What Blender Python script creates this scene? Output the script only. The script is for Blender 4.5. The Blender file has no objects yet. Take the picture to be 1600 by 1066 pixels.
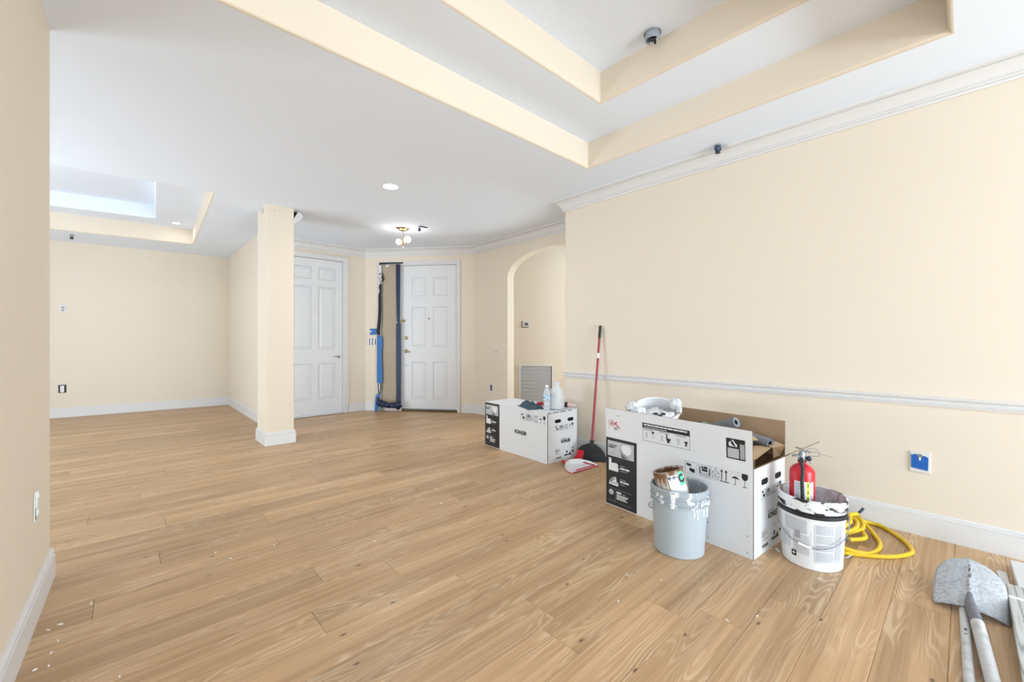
import bpy, bmesh, math, random
from mathutils import Vector, Matrix, noise
random.seed(7)
PI = math.pi
scene = bpy.context.scene
COL = scene.collection

# ---------------------------------------------------------------- camera, world, lights, exposure
CAM_H = 1.19
YAW = math.atan(605 / 655.)
cam_d = bpy.data.cameras.new('camera'); cam_d.sensor_width = 36; cam_d.sensor_fit = 'HORIZONTAL'
cam_d.lens = 655 / 1600 * 36; cam_d.clip_start = 0.05; cam_d.clip_end = 100
cam = bpy.data.objects.new('camera', cam_d); COL.objects.link(cam)
cam.location = (0, 0, CAM_H); cam.rotation_euler = (PI / 2, 0, -YAW)
scene.camera = cam

w = bpy.data.worlds.new('world'); scene.world = w; w.use_nodes = True
w.node_tree.nodes['Background'].inputs[0].default_value = (0.80, 0.88, 1.0, 1)
w.node_tree.nodes['Background'].inputs[1].default_value = 1.0
vs = scene.view_settings
vs.view_transform = 'Standard'; vs.look = 'None'; vs.gamma = 1.0; vs.use_curve_mapping = False
vs.exposure = 0.46

def area(name, loc, target, sx, sy, power, color=(1, 1, 1)):
    l = bpy.data.lights.new(name, 'AREA'); l.shape = 'RECTANGLE'; l.size = sx; l.size_y = sy
    l.energy = power; l.color = color
    o = bpy.data.objects.new(name, l); COL.objects.link(o); o.location = loc
    o.rotation_euler = (Vector(target) - Vector(loc)).to_track_quat('-Z', 'Y').to_euler()
    return o
# daylight through unseen sliding doors behind the camera and an assumed left room window; upward fills added for the ceiling
area('daylight_rear', (1.75, -5.45, 1.35), (1.75, 5, 1.25), 3.6, 2.2, 150, (0.765, 0.895, 1.0))
area('ceiling_fill_rear', (1.75, -5.45, 0.75), (1.75, -2.6, 3.1), 3.6, 0.9, 195, (0.765, 0.895, 1.0))  # added upward lamp that brightens the ceiling; no patio is known
area('daylight_left', (-3.05, 5.9, 1.45), (5, 5.9, 1.2), 2.6, 1.9, 15, (0.78, 0.90, 1.0))
area('ceiling_fill_left', (-3.05, 5.9, 0.6), (0.6, 5.9, 2.9), 2.6, 0.7, 80, (0.78, 0.90, 1.0))  # added fill aimed up at the left room's ceiling
area('daylight_west', (-3.05, -1.6, 1.45), (5, -1.6, 1.3), 3.0, 2.0, 8, (0.765, 0.895, 1.0))
area('ceiling_fill_west', (-3.05, -1.6, 0.6), (0.4, -1.2, 2.9), 3.0, 0.8, 48, (0.765, 0.895, 1.0))  # added fill lifting the ceiling from the west side
area('hall_fill', (5.9, 2.98, 1.45), (4.6, 4.6, 1.3), 0.7, 1.6, 48, (0.765, 0.895, 1.0))  # added lamp to brighten the hall, which has no window

CE = 2.745
# ---------------------------------------------------------------- materials
def srgb(r, g, b):
    f = lambda c: (c / 255 / 12.92) if c / 255 <= 0.04045 else ((c / 255 + 0.055) / 1.055) ** 2.4
    return (f(r), f(g), f(b), 1)

def nodes(name):
    m = bpy.data.materials.new(name); m.use_nodes = True
    nt = m.node_tree
    return m, nt, nt.nodes['Principled BSDF']

def N(nt, typ, **kw):
    n = nt.nodes.new(typ)
    for k, v in kw.items(): setattr(n, k, v)
    return n

def plain(name, c, rough=0.6, metal=0.0, var=0.04, scale=25, bump=0.0, bscale=200, spec=0.5, trans=0.0, alpha=1.0, emit=None):
    m, nt, p = nodes(name)
    c = srgb(*c)
    tc = N(nt, 'ShaderNodeTexCoord'); nz = N(nt, 'ShaderNodeTexNoise'); nz.inputs['Scale'].default_value = scale
    nz.inputs['Detail'].default_value = 3
    nt.links.new(tc.outputs['Object'], nz.inputs['Vector'])
    mx = N(nt, 'ShaderNodeMix', data_type='RGBA')
    mx.inputs[6].default_value = tuple(x * (1 - var) for x in c[:3]) + (1,)
    mx.inputs[7].default_value = tuple(min(1, x * (1 + var)) for x in c[:3]) + (1,)
    nt.links.new(nz.outputs[0], mx.inputs[0]); nt.links.new(mx.outputs[2], p.inputs['Base Color'])
    p.inputs['Roughness'].default_value = rough; p.inputs['Metallic'].default_value = metal
    p.inputs['Specular IOR Level'].default_value = spec
    if trans: p.inputs['Transmission Weight'].default_value = trans; p.inputs['IOR'].default_value = 1.33
    if alpha < 1: p.inputs['Alpha'].default_value = alpha
    if emit:
        p.inputs['Emission Color'].default_value = srgb(*emit[0]); p.inputs['Emission Strength'].default_value = emit[1]
    if bump:
        bn = N(nt, 'ShaderNodeTexNoise'); bn.inputs['Scale'].default_value = bscale; bn.inputs['Detail'].default_value = 4
        nt.links.new(tc.outputs['Object'], bn.inputs['Vector'])
        b = N(nt, 'ShaderNodeBump'); b.inputs['Strength'].default_value = bump; b.inputs['Distance'].default_value = 0.004
        nt.links.new(bn.outputs[0], b.inputs['Height']); nt.links.new(b.outputs[0], p.inputs['Normal'])
    return m

def two_tone(name, c0, c1, scale=20, lo=0.45, hi=0.55, rough=0.6, metal=0, stretch=(1, 1, 1), detail=4, bump=0.0):
    """noise threshold between two own colours: smears, stains, wear"""
    m, nt, p = nodes(name)
    tc = N(nt, 'ShaderNodeTexCoord'); mp = N(nt, 'ShaderNodeMapping'); mp.inputs['Scale'].default_value = stretch
    nz = N(nt, 'ShaderNodeTexNoise'); nz.inputs['Scale'].default_value = scale; nz.inputs['Detail'].default_value = detail
    nt.links.new(tc.outputs['Object'], mp.inputs[0]); nt.links.new(mp.outputs[0], nz.inputs['Vector'])
    r = N(nt, 'ShaderNodeValToRGB'); r.color_ramp.elements[0].position = lo; r.color_ramp.elements[1].position = hi
    r.color_ramp.elements[0].color = srgb(*c0); r.color_ramp.elements[1].color = srgb(*c1)
    nt.links.new(nz.outputs[0], r.inputs[0]); nt.links.new(r.outputs[0], p.inputs['Base Color'])
    p.inputs['Roughness'].default_value = rough; p.inputs['Metallic'].default_value = metal
    if bump:
        b = N(nt, 'ShaderNodeBump'); b.inputs['Strength'].default_value = bump; b.inputs['Distance'].default_value = 0.004
        nt.links.new(nz.outputs[0], b.inputs['Height']); nt.links.new(b.outputs[0], p.inputs['Normal'])
    return m

def wood(name, base, dark, light, knot, xs=1.0, ys=8.0, sharp=3.0, plo=0.40, phi=0.62, ring=15.0, rough=0.42, per_object=True, knots=True, line=0.55):
    m, nt, p = nodes(name)
    L = nt.links.new
    def math_(op, a=None, b=None, c=None):
        n = N(nt, 'ShaderNodeMath', operation=op)
        for i, q in enumerate((a, b, c)):
            if q is None: continue
            if isinstance(q, (int, float)): n.inputs[i].default_value = q
            else: L(q, n.inputs[i])
        return n.outputs[0]
    tc = N(nt, 'ShaderNodeTexCoord'); oi = N(nt, 'ShaderNodeObjectInfo')
    off = N(nt, 'ShaderNodeVectorMath', operation='ADD')
    cmb = N(nt, 'ShaderNodeCombineXYZ')
    if per_object:
        L(math_('MULTIPLY', oi.outputs['Random'], 91.0), cmb.inputs[0]); L(math_('MULTIPLY', oi.outputs['Random'], 37.0), cmb.inputs[1])
    L(tc.outputs['Object'], off.inputs[0]); L(cmb.outputs[0], off.inputs[1])
    def noise_(scale3, detail=2, rough_=0.5):
        mp = N(nt, 'ShaderNodeMapping'); mp.inputs['Scale'].default_value = scale3
        L(off.outputs[0], mp.inputs[0])
        nz = N(nt, 'ShaderNodeTexNoise'); nz.inputs['Scale'].default_value = 1.0; nz.inputs['Detail'].default_value = detail
        nz.inputs['Roughness'].default_value = rough_
        L(mp.outputs[0], nz.inputs['Vector']); return nz.outputs[0]
    field = noise_((1.0 * xs, ys, 1.0), 1.6, 0.42)
    wig = noise_((14 * xs, 60, 1.0), 2, 0.5)
    ringv = math_('ADD', math_('MULTIPLY', field, ring * 6.283), math_('MULTIPLY', wig, 1.6))
    s = math_('MULTIPLY_ADD', math_('SINE', ringv), 0.5, 0.5)
    s = math_('POWER', s, sharp)
    streak = noise_((2.2 * xs, 170, 1.0), 3, 0.6)
    band = noise_((1.1 * xs, 42, 1.0), 2, 0.55)
    broad = noise_((0.7 * xs, 9, 1.0), 2, 0.5)
    patch = noise_((1.6 * xs, 7, 3.0), 1, 0.5)
    patchm = N(nt, 'ShaderNodeMapRange'); patchm.inputs[1].default_value = plo; patchm.inputs[2].default_value = phi
    L(patch, patchm.inputs[0])
    mix1 = N(nt, 'ShaderNodeMix', data_type='RGBA'); mix1.inputs[6].default_value = srgb(*dark); mix1.inputs[7].default_value = srgb(*base)
    mr = N(nt, 'ShaderNodeMapRange'); mr.inputs[1].default_value = 0.30; mr.inputs[2].default_value = 0.64
    L(math_('ADD', math_('ADD', math_('MULTIPLY', broad, 0.38), math_('MULTIPLY', streak, 0.27)), math_('MULTIPLY', band, 0.35)), mr.inputs[0]); L(mr.outputs[0], mix1.inputs[0])
    mix2 = N(nt, 'ShaderNodeMix', data_type='RGBA'); mix2.inputs[7].default_value = srgb(*light)
    L(mix1.outputs[2], mix2.inputs[6])
    L(math_('MULTIPLY', math_('MULTIPLY', s, patchm.outputs[0]), line), mix2.inputs[0])
    out = mix2.outputs[2]
    if knots:
        mp = N(nt, 'ShaderNodeMapping'); mp.inputs['Scale'].default_value = (1.5, 3.0, 0.0); L(off.outputs[0], mp.inputs[0])
        vo = N(nt, 'ShaderNodeTexVoronoi', voronoi_dimensions='2D'); vo.inputs['Scale'].default_value = 1.7; L(mp.outputs[0], vo.inputs['Vector'])
        kd = N(nt, 'ShaderNodeMapRange'); kd.inputs[1].default_value = 0.012; kd.inputs[2].default_value = 0.050
        kd.inputs[3].default_value = 1.0; kd.inputs[4].default_value = 0.0; L(math_('ADD', vo.outputs['Distance'], math_('MULTIPLY_ADD', wig, 0.05, -0.022)), kd.inputs[0])
        sep = N(nt, 'ShaderNodeSeparateColor'); L(vo.outputs['Color'], sep.inputs[0])
        g = math_('GREATER_THAN', sep.outputs[0], 0.72)
        mix3 = N(nt, 'ShaderNodeMix', data_type='RGBA'); mix3.inputs[7].default_value = srgb(*knot)
        L(out, mix3.inputs[6]); L(math_('MULTIPLY', math_('MULTIPLY', kd.outputs[0], g), 0.85), mix3.inputs[0]); out = mix3.outputs[2]
    hsv = N(nt, 'ShaderNodeHueSaturation')
    L(out, hsv.inputs['Color'])
    if per_object:
        L(math_('MULTIPLY_ADD', oi.outputs['Random'], 0.22, 0.89), hsv.inputs['Value'])
    L(hsv.outputs[0], p.inputs['Base Color'])
    rr = math_('MULTIPLY_ADD', streak, 0.25, rough - 0.12); L(rr, p.inputs['Roughness'])
    b = N(nt, 'ShaderNodeBump'); b.inputs['Strength'].default_value = 0.08; b.inputs['Distance'].default_value = 0.002
    L(streak, b.inputs['Height']); L(b.outputs[0], p.inputs['Normal'])
    return m

WALL = plain('beige_wall_paint', (228, 216, 199), 0.75, var=0.008, scale=3, bump=0.06, bscale=140, spec=0.3)
CEIL = plain('ceiling_paint', (233, 241, 252), 0.85, var=0.008, scale=3, bump=0.05, bscale=120, spec=0.2)
CEILTEX = plain('textured_ceiling_paint', (233, 241, 252), 0.85, var=0.02, scale=90, bump=0.7, bscale=75, spec=0.2)
TRIM = plain('white_trim_paint', (221, 220, 219), 0.38, var=0.006, scale=4)
DOORW = plain('white_door_paint', (222, 223, 225), 0.42, var=0.006, scale=4)
OAK = wood('limed_oak', (209, 171, 129), (148, 114, 79), (229, 204, 170), (70, 50, 36), ys=8.0, ring=24.0, sharp=3.0, plo=0.44, phi=0.62, line=0.5)
SUB = plain('subfloor', (90, 70, 52), 0.9)
CARDW = plain('white_carton', (226, 228, 230), 0.6, var=0.01)
CARDB = plain('brown_carton', (168, 140, 110), 0.8, var=0.07, scale=12)
CARDE = plain('carton_edge', (128, 108, 84), 0.9, var=0.15, scale=60)
CARDT = plain('tan_carton', (206, 176, 138), 0.8, var=0.05, scale=15)
BLACK = plain('black_ink', (22, 22, 24), 0.5)
DARK = plain('dark_void', (10, 10, 11), 0.9)
INK = plain('grey_ink', (70, 72, 76), 0.6)
WHITEINK = plain('white_ink', (228, 229, 230), 0.6)
GREYPIC = plain('pale_grey_print', (186, 188, 191), 0.6, var=0.05, scale=30)
MIDPIC = plain('mid_grey_print', (150, 152, 156), 0.6)
REDINK = plain('red_ink', (190, 42, 52), 0.6)
BRASS = plain('brass', (178, 158, 114), 0.32, 1.0)
NICKEL = plain('satin_nickel', (196, 196, 198), 0.3, 1.0)
STEEL = plain('steel', (150, 154, 160), 0.35, 0.9)
DARKSTEEL = plain('dark_steel', (58, 66, 80), 0.4, 0.7)

# ---------------------------------------------------------------- mesh builder
class MB:
    def __init__(s): s.v = []; s.f = []; s.m = []
    def add(s, vs, fs, m=0):
        o = len(s.v); s.v += [tuple(v) for v in vs]
        for f in fs: s.f.append(tuple(i + o for i in f)); s.m.append(m)
        return s
    def box(s, a, b, m=0):
        x0, y0, z0 = a; x1, y1, z1 = b
        return s.add([(x0,y0,z0),(x1,y0,z0),(x1,y1,z0),(x0,y1,z0),(x0,y0,z1),(x1,y0,z1),(x1,y1,z1),(x0,y1,z1)],
                     [(0,3,2,1),(4,5,6,7),(0,1,5,4),(1,2,6,5),(2,3,7,6),(3,0,4,7)], m)
    def lathe(s, prof, n=32, c=(0, 0), m=0, a0=0, a1=2 * PI, cap=False):
        full = abs(a1 - a0 - 2 * PI) < 1e-6; k = n if full else n + 1
        vs = []
        for (r, z) in prof:
            for i in range(k):
                a = a0 + (a1 - a0) * i / n
                vs.append((c[0] + r * math.cos(a), c[1] + r * math.sin(a), z))
        fs = []
        for j in range(len(prof) - 1):
            for i in range(n):
                i2 = (i + 1) % k
                fs.append((j*k+i, j*k+i2, (j+1)*k+i2, (j+1)*k+i))
        if cap:
            fs.append(tuple(range(k))[::-1]); fs.append(tuple(range((len(prof)-1)*k, len(prof)*k)))
        return s.add(vs, fs, m)
    def tube(s, pts, r, n=8, m=0, closed=False, cap=True):
        pts = [Vector(p) for p in pts]; vs = []; fs = []; up = None
        for i, p in enumerate(pts):
            if closed: t = pts[(i+1) % len(pts)] - pts[i-1]
            else: t = pts[min(i+1, len(pts)-1)] - pts[max(i-1, 0)]
            t.normalize()
            if up is None:
                up = Vector((0, 0, 1)) if abs(t.z) < 0.9 else Vector((1, 0, 0))
            x = t.cross(up); 
            if x.length < 1e-6: x = t.cross(Vector((1, 0.3, 0)))
            x.normalize(); up = x.cross(t).normalized()
            rr = r[i] if isinstance(r, (list, tuple)) else r
            for k in range(n):
                a = 2 * PI * k / n
                vs.append(p + (x * math.cos(a) + up * math.sin(a)) * rr)
        for i in range(len(pts) - (0 if closed else 1)):
            j = (i + 1) % len(pts)
            for k in range(n):
                k2 = (k + 1) % n; fs.append((i*n+k, i*n+k2, j*n+k2, j*n+k))
        if cap and not closed:
            fs.append(tuple(range(n))[::-1]); fs.append(tuple(range((len(pts)-1)*n, len(pts)*n)))
        return s.add(vs, fs, m)
    def prism(s, poly, z0, z1, m=0):
        n = len(poly)
        vs = [(x, y, z0) for x, y in poly] + [(x, y, z1) for x, y in poly]
        fs = [tuple(range(n))[::-1], tuple(range(n, 2*n))] + [(i, (i+1) % n, n + (i+1) % n, n + i) for i in range(n)]
        return s.add(vs, fs, m)
    def prism_map(s, poly, fn, t0, t1, m=0):
        """polygon in (a, b), extruded along t through fn(a, b, t)"""
        n = len(poly)
        vs = [fn(a, b, t0) for a, b in poly] + [fn(a, b, t1) for a, b in poly]
        fs = [tuple(range(n))[::-1], tuple(range(n, 2*n))] + [(i, (i+1) % n, n + (i+1) % n, n + i) for i in range(n)]
        return s.add(vs, fs, m)
    def ball(s, c, r, n=16, m=0, sc=(1, 1, 1), warp=None):
        vs = []; k = n // 2
        for j in range(k + 1):
            t = PI * j / k
            for i in range(n):
                a = 2 * PI * i / n
                d = Vector((math.sin(t) * math.cos(a), math.sin(t) * math.sin(a), math.cos(t)))
                q = r * (1 + (warp(d) if warp else 0))
                vs.append((c[0] + d.x * q * sc[0], c[1] + d.y * q * sc[1], c[2] + d.z * q * sc[2]))
        fs = [(j*n+i, j*n+(i+1) % n, (j+1)*n+(i+1) % n, (j+1)*n+i)[::-1] for j in range(k) for i in range(n)]
        return s.add(vs, fs, m)
    def xf(s, M, start=0):
        for i in range(start, len(s.v)): s.v[i] = tuple(M @ Vector(s.v[i]))
        return s

def obj(name, mb, mats, parent=None, smooth=False, bevel=0, loc=None, rot=None, recalc=True, angle=35):
    me = bpy.data.meshes.new(name); me.from_pydata(mb.v, [], mb.f)
    if not isinstance(mats, (list, tuple)): mats = [mats]
    for m in mats: me.materials.append(m)
    for p, mi in zip(me.polygons, mb.m): p.material_index = mi
    if recalc:
        bm = bmesh.new(); bm.from_mesh(me); bmesh.ops.remove_doubles(bm, verts=bm.verts, dist=1e-6)
        bmesh.ops.recalc_face_normals(bm, faces=bm.faces); bm.to_mesh(me); bm.free()
    if smooth:
        me.polygons.foreach_set('use_smooth', [True] * len(me.polygons)); me.set_sharp_from_angle(angle=math.radians(angle))
    me.update()
    o = bpy.data.objects.new(name, me); COL.objects.link(o)
    if parent: o.parent = parent
    if loc: o.location = loc
    if rot: o.rotation_euler = rot
    if bevel:
        b = o.modifiers.new('bevel', 'BEVEL'); b.width = bevel; b.segments = 2; b.limit_method = 'ANGLE'; b.angle_limit = math.radians(40)
    return o

def tag(o, label, cat, group=None):
    o['label'] = label; o['category'] = cat
    if group: o['group'] = group
    return o
def thing(name, label, cat, loc=(0, 0, 0), rotz=0, group=None, rot=None):
    o = bpy.data.objects.new(name, None); COL.objects.link(o); o.empty_display_size = 0.1
    o.location = loc; o.rotation_euler = rot if rot else (0, 0, rotz)
    return tag(o, label, cat, group)
def struct(o):
    o['kind'] = 'structure'; return o
def struct_empty(name, loc=(0, 0, 0), rotz=0):
    o = bpy.data.objects.new(name, None); COL.objects.link(o); o.location = loc; o.rotation_euler = (0, 0, rotz)
    return struct(o)
def catmull(P, n=8, closed=False):
    P = [Vector(p) for p in P]; out = []; k = len(P)
    for i in range(k if closed else k - 1):
        if closed: a, b, c, d = P[i-1], P[i], P[(i+1) % k], P[(i+2) % k]
        else: a, b, c, d = P[max(i-1, 0)], P[i], P[i+1], P[min(i+2, k-1)]
        for j in range(n):
            t = j / n
            out.append(0.5 * ((2*b) + (c-a)*t + (2*a-5*b+4*c-d)*t*t + (3*b-a-3*c+d)*t**3))
    if not closed: out.append(P[-1])
    return out

class Print:
    """flat print on a face: fn(u, v, eps) -> local point"""
    def __init__(s, fn): s.fn = fn; s.mb = {}
    def get(s, k): return s.mb.setdefault(k, MB())
    def poly(s, k, pts, lay=1):
        s.get(k).add([s.fn(u, v, 0.0005 * lay) for u, v in pts], [tuple(range(len(pts)))]); return s
    def rect(s, k, u0, v0, u1, v1, lay=1): return s.poly(k, [(u0, v0), (u1, v0), (u1, v1), (u0, v1)], lay)
    def frame(s, k, u0, v0, u1, v1, t=0.002, lay=1):
        s.rect(k, u0, v0, u1, v0 + t, lay); s.rect(k, u0, v1 - t, u1, v1, lay); s.rect(k, u0, v0, u0 + t, v1, lay); s.rect(k, u1 - t, v0, u1, v1, lay); return s
    def line(s, k, a, b, t=0.002, lay=1):
        d = Vector((b[0]-a[0], b[1]-a[1])); n = Vector((-d.y, d.x)).normalized() * t / 2
        return s.poly(k, [(a[0]+n.x, a[1]+n.y), (a[0]-n.x, a[1]-n.y), (b[0]-n.x, b[1]-n.y), (b[0]+n.x, b[1]+n.y)], lay)
    def disc(s, k, u, v, r, lay=1, n=20, ry=None, a0=0, a1=2*PI):
        ry = ry or r
        return s.poly(k, [(u + r*math.cos(a0+(a1-a0)*i/n), v + ry*math.sin(a0+(a1-a0)*i/n)) for i in range(n + (0 if a1-a0 > 6.28 else 1))], lay)
    def ring(s, k, u, v, r, t, lay=1, n=24):
        for i in range(n):
            a, b = 2*PI*i/n, 2*PI*(i+1)/n
            s.poly(k, [(u+r*math.cos(a), v+r*math.sin(a)), (u+r*math.cos(b), v+r*math.sin(b)), (u+(r-t)*math.cos(b), v+(r-t)*math.sin(b)), (u+(r-t)*math.cos(a), v+(r-t)*math.sin(a))], lay)
        return s
    def words(s, k, u0, u1, v, h, seed=0, lay=1, gap=0.35):
        """unreadable small print: word-sized bars"""
        r = random.Random(seed); u = u0
        while u < u1:
            l = h * r.uniform(1.5, 4.5); e = min(u + l, u1)
            s.rect(k, u, v, e, v + h, lay); u = e + h * gap
        return s
    def text(s, k, string, u, v, size, lay=1, align='LEFT', sx=1.0, bold=0.0):
        cu = bpy.data.curves.new('t', 'FONT'); cu.body = string; cu.size = size; cu.align_x = align; cu.offset = bold
        o = bpy.data.objects.new('t', cu); COL.objects.link(o); bpy.context.view_layer.update()
        me = o.to_mesh()
        s.get(k).add([s.fn(u + q.co.x * sx, v + q.co.y, 0.0005 * lay) for q in me.vertices], [tuple(p.vertices) for p in me.polygons])
        o.to_mesh_clear(); bpy.data.objects.remove(o); bpy.data.curves.remove(cu); return s
    def build(s, parent, names):
        for k, mb in s.mb.items():
            nm, mat = names[k]; o = obj(nm, mb, mat, parent, recalc=False)
            if len(mb.f) > 1: o['kind'] = 'stuff'

# ---------------------------------------------------------------- floor
floor = struct_empty('floor')
obj('subfloor', MB().box((-3.4, -5.6, -0.06), (6.4, 9.95, -0.0085)), OAK, floor)
PWD = 0.191
rnd = random.Random(12)
def plank(x0, x1, y0):
    cx, cy, hx, hy = (x0+x1)/2, y0 + PWD/2, (x1-x0)/2 - 0.0004, PWD/2 - 0.0004
    e = 0.0012; V = []
    for (ix, iz) in ((e, 0.0), (0, -0.0014), (0, -0.008)):
        V += [(-hx+ix, -hy+ix, iz), (hx-ix, -hy+ix, iz), (hx-ix, hy-ix, iz), (-hx+ix, hy-ix, iz)]
    F = [(0,1,2,3)] + [(4*k+i, 4*k+(i+1) % 4, 4*k+4+(i+1) % 4, 4*k+4+i)[::-1] for k in (0, 1) for i in range(4)]
    obj('plank', MB().add(V, F), OAK, floor, loc=(cx, cy, 0), recalc=False)
k0 = -11
for k in range(k0, 52):
    y0 = 0.0436 + k * PWD; yc = y0 + PWD/2
    a = -0.1 * yc - 1.3; b = 4.30
    if yc < 3.0: a = max(a, -0.36) if yc < 2.9 else a; b = 3.66 if yc < 2.9 else 4.3
    if yc > 5.45: b = min(b, 3.037 + (7 - yc) * 0.8117 + 0.12)
    if yc > 7.0: b = 1.49
    if yc > 9.5: break
    x = a - rnd.uniform(0, 1.3)
    while x < b:
        l = rnd.choice((1.25, 1.5, 1.75, 1.95, 2.1))
        p0, p1 = max(x, a), min(x + l, b)
        if p1 - p0 > 0.04: plank(p0, p1, y0)
        x += l

# ---------------------------------------------------------------- ceiling with stepped trays
T1 = (0.24, 0.06, 3.06, 2.305); T1b = (0.69, 0.51, 2.615, 1.855)
Q2 = [(-2.9, 5.74), (0.68, 5.36), (0.80, 8.455), (-2.9, 8.82)]      # the left room stands slightly askew
Q2b = [(-2.3, 6.32), (0.238, 5.96), (0.322, 8.06), (-2.3, 8.46)]
T2 = (-2.95, 5.30, 0.86, 8.88); T2b = (-2.35, 5.9, 0.38, 8.52)
Z1, Z1b = 2.975, 3.205
Z2, Z2b = 2.985, 3.18
R_ = 0.02
def grow(r, d): return (r[0]-d, r[1]-d, r[2]+d, r[3]+d)
def plate(outer, holes, z, mb):
    xs = sorted({outer[0], outer[2]} | {h[0] for h in holes} | {h[2] for h in holes})
    ys = sorted({outer[1], outer[3]} | {h[1] for h in holes} | {h[3] for h in holes})
    for i in range(len(xs)-1):
        for j in range(len(ys)-1):
            cx, cy = (xs[i]+xs[i+1])/2, (ys[j]+ys[j+1])/2
            if not (outer[0] < cx < outer[2] and outer[1] < cy < outer[3]): continue
            if any(h[0] < cx < h[2] and h[1] < cy < h[3] for h in holes): continue
            mb.box((xs[i], ys[j], z), (xs[i+1], ys[j+1], z + 0.03))
    return mb
def poly_off(P, d):
    """offset a counter-clockwise polygon outward by d with mitred corners"""
    P = [Vector(p) for p in P]; n = len(P); out = []
    for i in range(n):
        a = (P[i] - P[i-1]).normalized(); b = (P[(i+1) % n] - P[i]).normalized()
        na, nb = Vector((a.y, -a.x)), Vector((b.y, -b.x)); out.append(P[i] + (na + nb) / (1 + na.dot(nb)) * d)
    return out
def ring_fill(rect, quad, z, mb):
    x0, y0, x1, y1 = rect; o = [(x0,y0),(x1,y0),(x1,y1),(x0,y1)]
    for i in range(4):
        j = (i+1) % 4; mb.prism([o[i], o[j], tuple(quad[j]), tuple(quad[i])], z, z + 0.03)
    return mb
def rect_poly(r): return [(r[0],r[1]),(r[2],r[1]),(r[2],r[3]),(r[0],r[3])]
mb = MB(); plate((-3.4, -5.7, 6.4, 9.95), [grow(T1, R_), T2], CE, mb); ring_fill(T2, poly_off(Q2, R_), CE, mb)
ceiling = struct(obj('ceiling', mb, CEIL, recalc=False))
def riser(quad, z0, z1, mat, name):
    prof = [(R_ * (1 - math.sin(a)), z0 + R_ * (1 - math.cos(a))) for a in [0, PI/8, PI/4, 3*PI/8, PI/2]] + [(0, z1), (0.02, z1), (0.03, z0 + 0.03)]
    mbr = MB(); vs = []
    for d, z in prof:
        vs += [(p.x, p.y, z) for p in poly_off(quad, d)]
    fs = [(4*k+i, 4*k+(i+1) % 4, 4*k+4+(i+1) % 4, 4*k+4+i) for k in range(len(prof)-1) for i in range(4)]
    mbr.add(vs, fs)
    return obj(name, mbr, mat, ceiling, smooth=True, recalc=False)
riser(rect_poly(T1), CE, Z1, WALL, 'tray_riser'); riser(rect_poly(T1b), Z1, Z1b, WALL, 'tray_riser')
riser(Q2, CE, Z2, WALL, 'tray_riser'); riser(Q2b, Z2, Z2b, CEIL, 'tray_riser')
obj('tray_soffit', plate(grow(T1, 0.03), [grow(T1b, R_)], Z1, MB()), CEIL, ceiling, recalc=False)
obj('tray_soffit', ring_fill(T2b, poly_off(Q2b, R_), Z2, plate(T2, [T2b], Z2, MB())), CEIL, ceiling, recalc=False)
obj('tray_top', plate(grow(T1b, 0.03), [], Z1b, MB()), CEILTEX, ceiling, recalc=False)
obj('tray_top', plate(T2b, [], Z2b, MB()), CEIL, ceiling, recalc=False)

# ---------------------------------------------------------------- walls
ZB, ZT = -0.008, CE + 0.02
def wall(name, poly, z0=ZB, z1=ZT, mat=None):
    return struct(obj(name, MB().prism(poly, z0, z1), mat or WALL))
def arc_pts(cx, cy, r, a0, a1, n=6): return [(cx + r*math.cos(a0+(a1-a0)*i/n), cy + r*math.sin(a0+(a1-a0)*i/n)) for i in range(n+1)]
LW = (-0.275, 3.12); LW2 = (-0.275 - 0.027 * 8.7, 3.12 - 8.7)
lw_n = Vector((-1, 0.027)).normalized() * 0.14
LWs = lambda y: -0.275 - 0.027 * (3.12 - y)
wall('wall_left', arc_pts(-0.295, 3.10, 0.02, 0, PI/2) + [(-0.275-0.14, 3.12), (LWs(0.9)-0.14, 0.9), (LWs(0.9), 0.9)])
wall('wall_south', [(-3.3, 3.0), (-0.416, 3.0), (-0.416, 3.11), (-3.3, 3.11)])
wall('wall_back', [(1.46, 9.36), (-3.3, 9.76), (-3.3, 9.9), (1.56, 9.5)])
wall('wall_side', [(1.43, 7.12), (1.55, 7.12), (1.55, 9.36), (1.43, 9.36)])
RW = 3.589
wall('wall_right', [(RW, -5.6), (RW+0.12, -5.6), (RW+0.12, 2.9), (4.24, 2.9), (4.24, 3.026)] + arc_pts(RW+0.02, 3.006, 0.02, PI/2, PI))
# wall with the arched opening (plane x = 4.24)
arch = [(4.69, ZB), (4.69, 2.155)] + [(3.89 + 0.80*math.cos(a), 2.155 + 0.325*math.sin(a)) for a in [PI*i/28 for i in range(1, 28)]] + [(3.09, 2.155), (3.09, ZB)]
outline = [(5.62, ZB)] + arch + [(2.9, ZB), (2.9, ZT), (5.62, ZT)]
struct(obj('wall_foyer', MB().prism_map(outline, lambda a, b, t: (t, a, b), 4.24, 4.37), WALL))
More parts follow.
